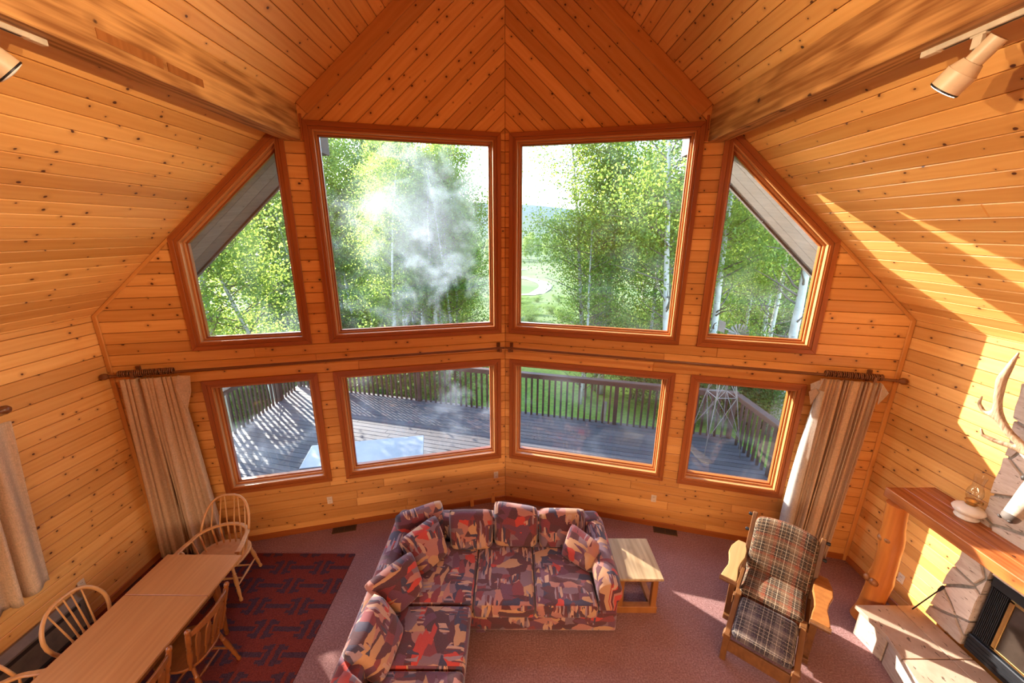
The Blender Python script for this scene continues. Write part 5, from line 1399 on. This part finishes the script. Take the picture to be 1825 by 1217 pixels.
for z_, a in ((.55, 2.6), (1.10, 2.9), (1.12, 3.6), (.56, 3.5)):
    rr_ = .125; MB().lathe([(0, .045), (.5, .036), (.8, .022), (1, .006)], (math.cos(a) * .085, math.sin(a) * .085, z_), (math.cos(a) * .128, math.sin(a) * .128, z_ + .008), 10).build('knot', 'pinebrown', ob, smooth=True)

# oil lamp on the mantel
lp = thing('oil_lamp', 'oil lamp with marbled white bowl and clear glass chimney on the mantel', 'lamp', (4.39, 3.10, 1.627))
MB().lathe([(0, .075), (.06, .082), (.14, .080), (.22, .062), (.30, .066), (.45, .098), (.62, .110), (.78, .098), (.92, .062), (1, .034)], (0, 0, 0), (0, 0, .125), 24).build('bowl', 'porc', lp, smooth=True)
MB().lathe([(0, .034), (.2, .04), (.3, .028), (.5, .028), (.6, .04), (.75, .046), (1, .030)], (0, 0, .125), (0, 0, .175), 16).build('burner', 'brass', lp, smooth='auto')
MB().tube([(.03, 0, .145), (.075, -.01, .145)], .004, 6).build('wick_key', 'brass', lp); MB().tube([(.072, -.01, .145), (.080, -.012, .145)], .016, 10).build('key_wheel', 'brass', lp)
ch = MB(); prof = [(.036, .165), (.050, .20), (.056, .23), (.050, .265), (.036, .30), (.034, .33), (.040, .365), (.044, .39)]
n_ = 20; vs = [(r_ * math.cos(2 * PI * k_ / n_), r_ * math.sin(2 * PI * k_ / n_), z_) for r_, z_ in prof for k_ in range(n_)]
ch.add(vs, [(i * n_ + k_, i * n_ + (k_ + 1) % n_, (i + 1) * n_ + (k_ + 1) % n_, (i + 1) * n_ + k_) for i in range(len(prof) - 1) for k_ in range(n_)]); ch.build('glass_chimney', 'chimneyglass', lp, smooth=True)

lp.scale = (1.05, 1.05, 1.13)
# poker leaning on the stones
pk = thing('fire_poker', 'thin black fire poker leaning on the left edge of the stones', 'poker', (4.36, 3.22, .362))
MB().tube([(0, 0, 0.004), (.060, -.10, .36)], .006, 7).build('shaft', 'black', pk); MB().lathe([(0, .007), (.15, .012), (.7, .015), (1, .013)], (.060, -.10, .36), (.072, -.12, .44), 9).build('grip', 'black', pk, smooth='auto')

# ---------------------------------------------------------------- mounted elk head
ek = thing('elk_head_mount', 'mounted elk head with antlers on the chimney stones above the mantel', 'trophy', (4.44, 2.52, 2.16))
def skin(name, chain, mat, parent, sub=2, links=None):
    me = bpy.data.meshes.new(name); vs = [c[0] for c in chain]; ed = links or [(i, i + 1) for i in range(len(chain) - 1)]; me.from_pydata(vs, ed, [])
    o = bpy.data.objects.new(name, me); C.objects.link(o); o.parent = parent
    m = o.modifiers.new('skin', 'SKIN'); m.use_smooth_shade = True
    for i, sv in enumerate(me.skin_vertices[0].data): sv.radius = chain[i][1] if isinstance(chain[i][1], tuple) else (chain[i][1],) * 2; sv.use_root = (i == 0)
    o.modifiers.new('sub', 'SUBSURF').levels = sub; o.modifiers['sub'].render_levels = sub; me.materials.append(M[mat]); return o
# local axes: -x into the room
skin('body', [((.0, 0, -.10), (.17, .24)), ((-.10, 0, .0), (.155, .21)), ((-.20, 0, .16), (.125, .16)), ((-.27, 0, .28), (.11, .12)), ((-.33, 0, .27), (.105, .105)), ((-.40, 0, .17), (.085, .088)), ((-.46, 0, .05), (.066, .066)), ((-.50, 0, -.03), (.058, .06)), ((-.52, 0, -.075), (.046, .046))], 'fur', ek)
skin('muzzle', [((-.488, 0, -.005), (.060, .062)), ((-.515, 0, -.055), (.058, .055)), ((-.532, 0, -.088), (.040, .040))], 'nosefur', ek)
for sy in (-1, 1):
    MB().lathe([(0, .012), (.5, .018), (1, .006)], (-.545, sy * .030, -.062), (-.555, sy * .036, -.072), 9).build('nostril', 'slot', ek, smooth=True)
    MB().lathe([(0, .005), (.3, .022), (.7, .022), (1, .004)], (-.385, sy * .085, .235), (-.405, sy * .105, .235), 10).build('eye', 'slot', ek, smooth=True)
    skin('ear', [((-.27, sy * .09, .32), (.024, .03)), ((-.28, sy * .17, .36), (.022, .055)), ((-.29, sy * .235, .40), (.014, .04)), ((-.295, sy * .275, .43), (.006, .010))], 'fur', ek)
    ch_ = [((-.27, sy * .07, .34), .034), ((-.29, sy * .20, .40), .031), ((-.34, sy * .31, .50), .029), ((-.36, sy * .40, .61), .030), ((-.365, sy * .43, .74), .028), ((-.36, sy * .455, .90), .034), ((-.345, sy * .445, 1.02), .024), ((-.335, sy * .43, 1.14), .006),
           ((-.36, sy * .36, .40 + .0), .019), ((-.40, sy * .42, .42), .015), ((-.40, sy * .44, .47), .006), ((-.375, sy * .48, .60), .016), ((-.39, sy * .52, .66), .013), ((-.39, sy * .515, .73), .005)]
    skin('antler', ch_, 'antler', ek, 2, [(0, 1), (1, 2), (2, 3), (3, 4), (4, 5), (5, 6), (6, 7), (1, 8), (8, 9), (9, 10), (3, 11), (11, 12), (12, 13)])

# ---------------------------------------------------------------- track lights under the beams
def track(s, yend, label):
    o = Vector((s * 2.40, 0.6, 5.172)); r = thing('track_rail', label, 'track', o)
    MB().box((-.018, -1.8, -.028), (.018, yend - .6, 0)).build('channel', 'trackw', r, bevel=0.003)
    MB().box((-.006, -1.8, -.030), (.006, yend - .6 - .10, -.0275)).build('slot_strip', 'slot', r)
    MB().box((-.019, yend - .6 - .075, -.031), (.019, yend - .6 + .012, .0)).build('end_cap', 'trackw', r, bevel=0.003)
track(1, 2.53, 'cream lighting track under the right beam'); track(-1, 2.42, 'cream lighting track under the left beam')
def spot(s, y, aim, label, lit, power=60, cone=80):
    o = Vector((s * 2.40, y, 5.144)); r = thing('track_spotlight', label, 'lamp', o)
    MB().box((-.014, -.035, -.010), (.014, .035, .0)).build('adapter', 'trackw', r, bevel=0.003)
    MB().box((-.012, -.022, -.062), (.012, .022, -.008)).build('stem', 'trackw', r, bevel=0.003)
    MB().bar((0, 0, -.055), (0, .004, -.105), .010, .020).build('swivel', 'black', r)
    d = Vector(aim).normalized(); c = Vector((0, .0, -.125)); tail = c - d * .115; front = c + d * .125
    sh = MB(); prof = [(0, .004), (.005, .040), (.45, .040), (.452, .047), (.64, .067), (.642, .070), (.99, .070), (1, .070)]
    sh.lathe(prof, tail, front, 24); shd = sh.build('shade', 'lampcream', r, smooth='auto')
    ringm = MB().lathe([(0, .069), (.3, .0715), (1, .0715)], front - d * .006, front + d * .003, 24); ringm.build('rim', 'black', shd, smooth='auto')
    MB().lathe([(0, .064), (.5, .064), (1, .02)], front + d * .001, front + d * .012, 20).build('lens', 'bulb' if lit else 'lensoff', r, smooth=True)
    if lit:
        L_ = light('spot_beam', 'SPOT', o + front + d * .03, power, WARM, to=o + front + d * 2, spot=math.radians(cone))
        L_.data.spot_blend = 0.9
spot(1, 2.262, (-.20, .60, -.72), 'beige cylinder spotlight, lit, on the track under the right beam', True)
spot(-1, 2.10, (.35, .62, -.60), 'beige cylinder spotlight, off, on the track under the left beam', False)
for i, y in enumerate((1.35, 0.35)):    # unseen heads added as fill, each turned across the room to the opposite slope
    spot(1, y, (-6.0, 1.7, -0.35), 'added fill spotlight on the right track, aimed at the left slope, %s' % ('nearer the windows', 'farther from the windows')[i], True, 330, 50)
    spot(-1, y, (6.0, 1.7, -0.35), 'added fill spotlight on the left track, aimed at the right slope, %s' % ('nearer the windows', 'farther from the windows')[i], True, 330, 50)
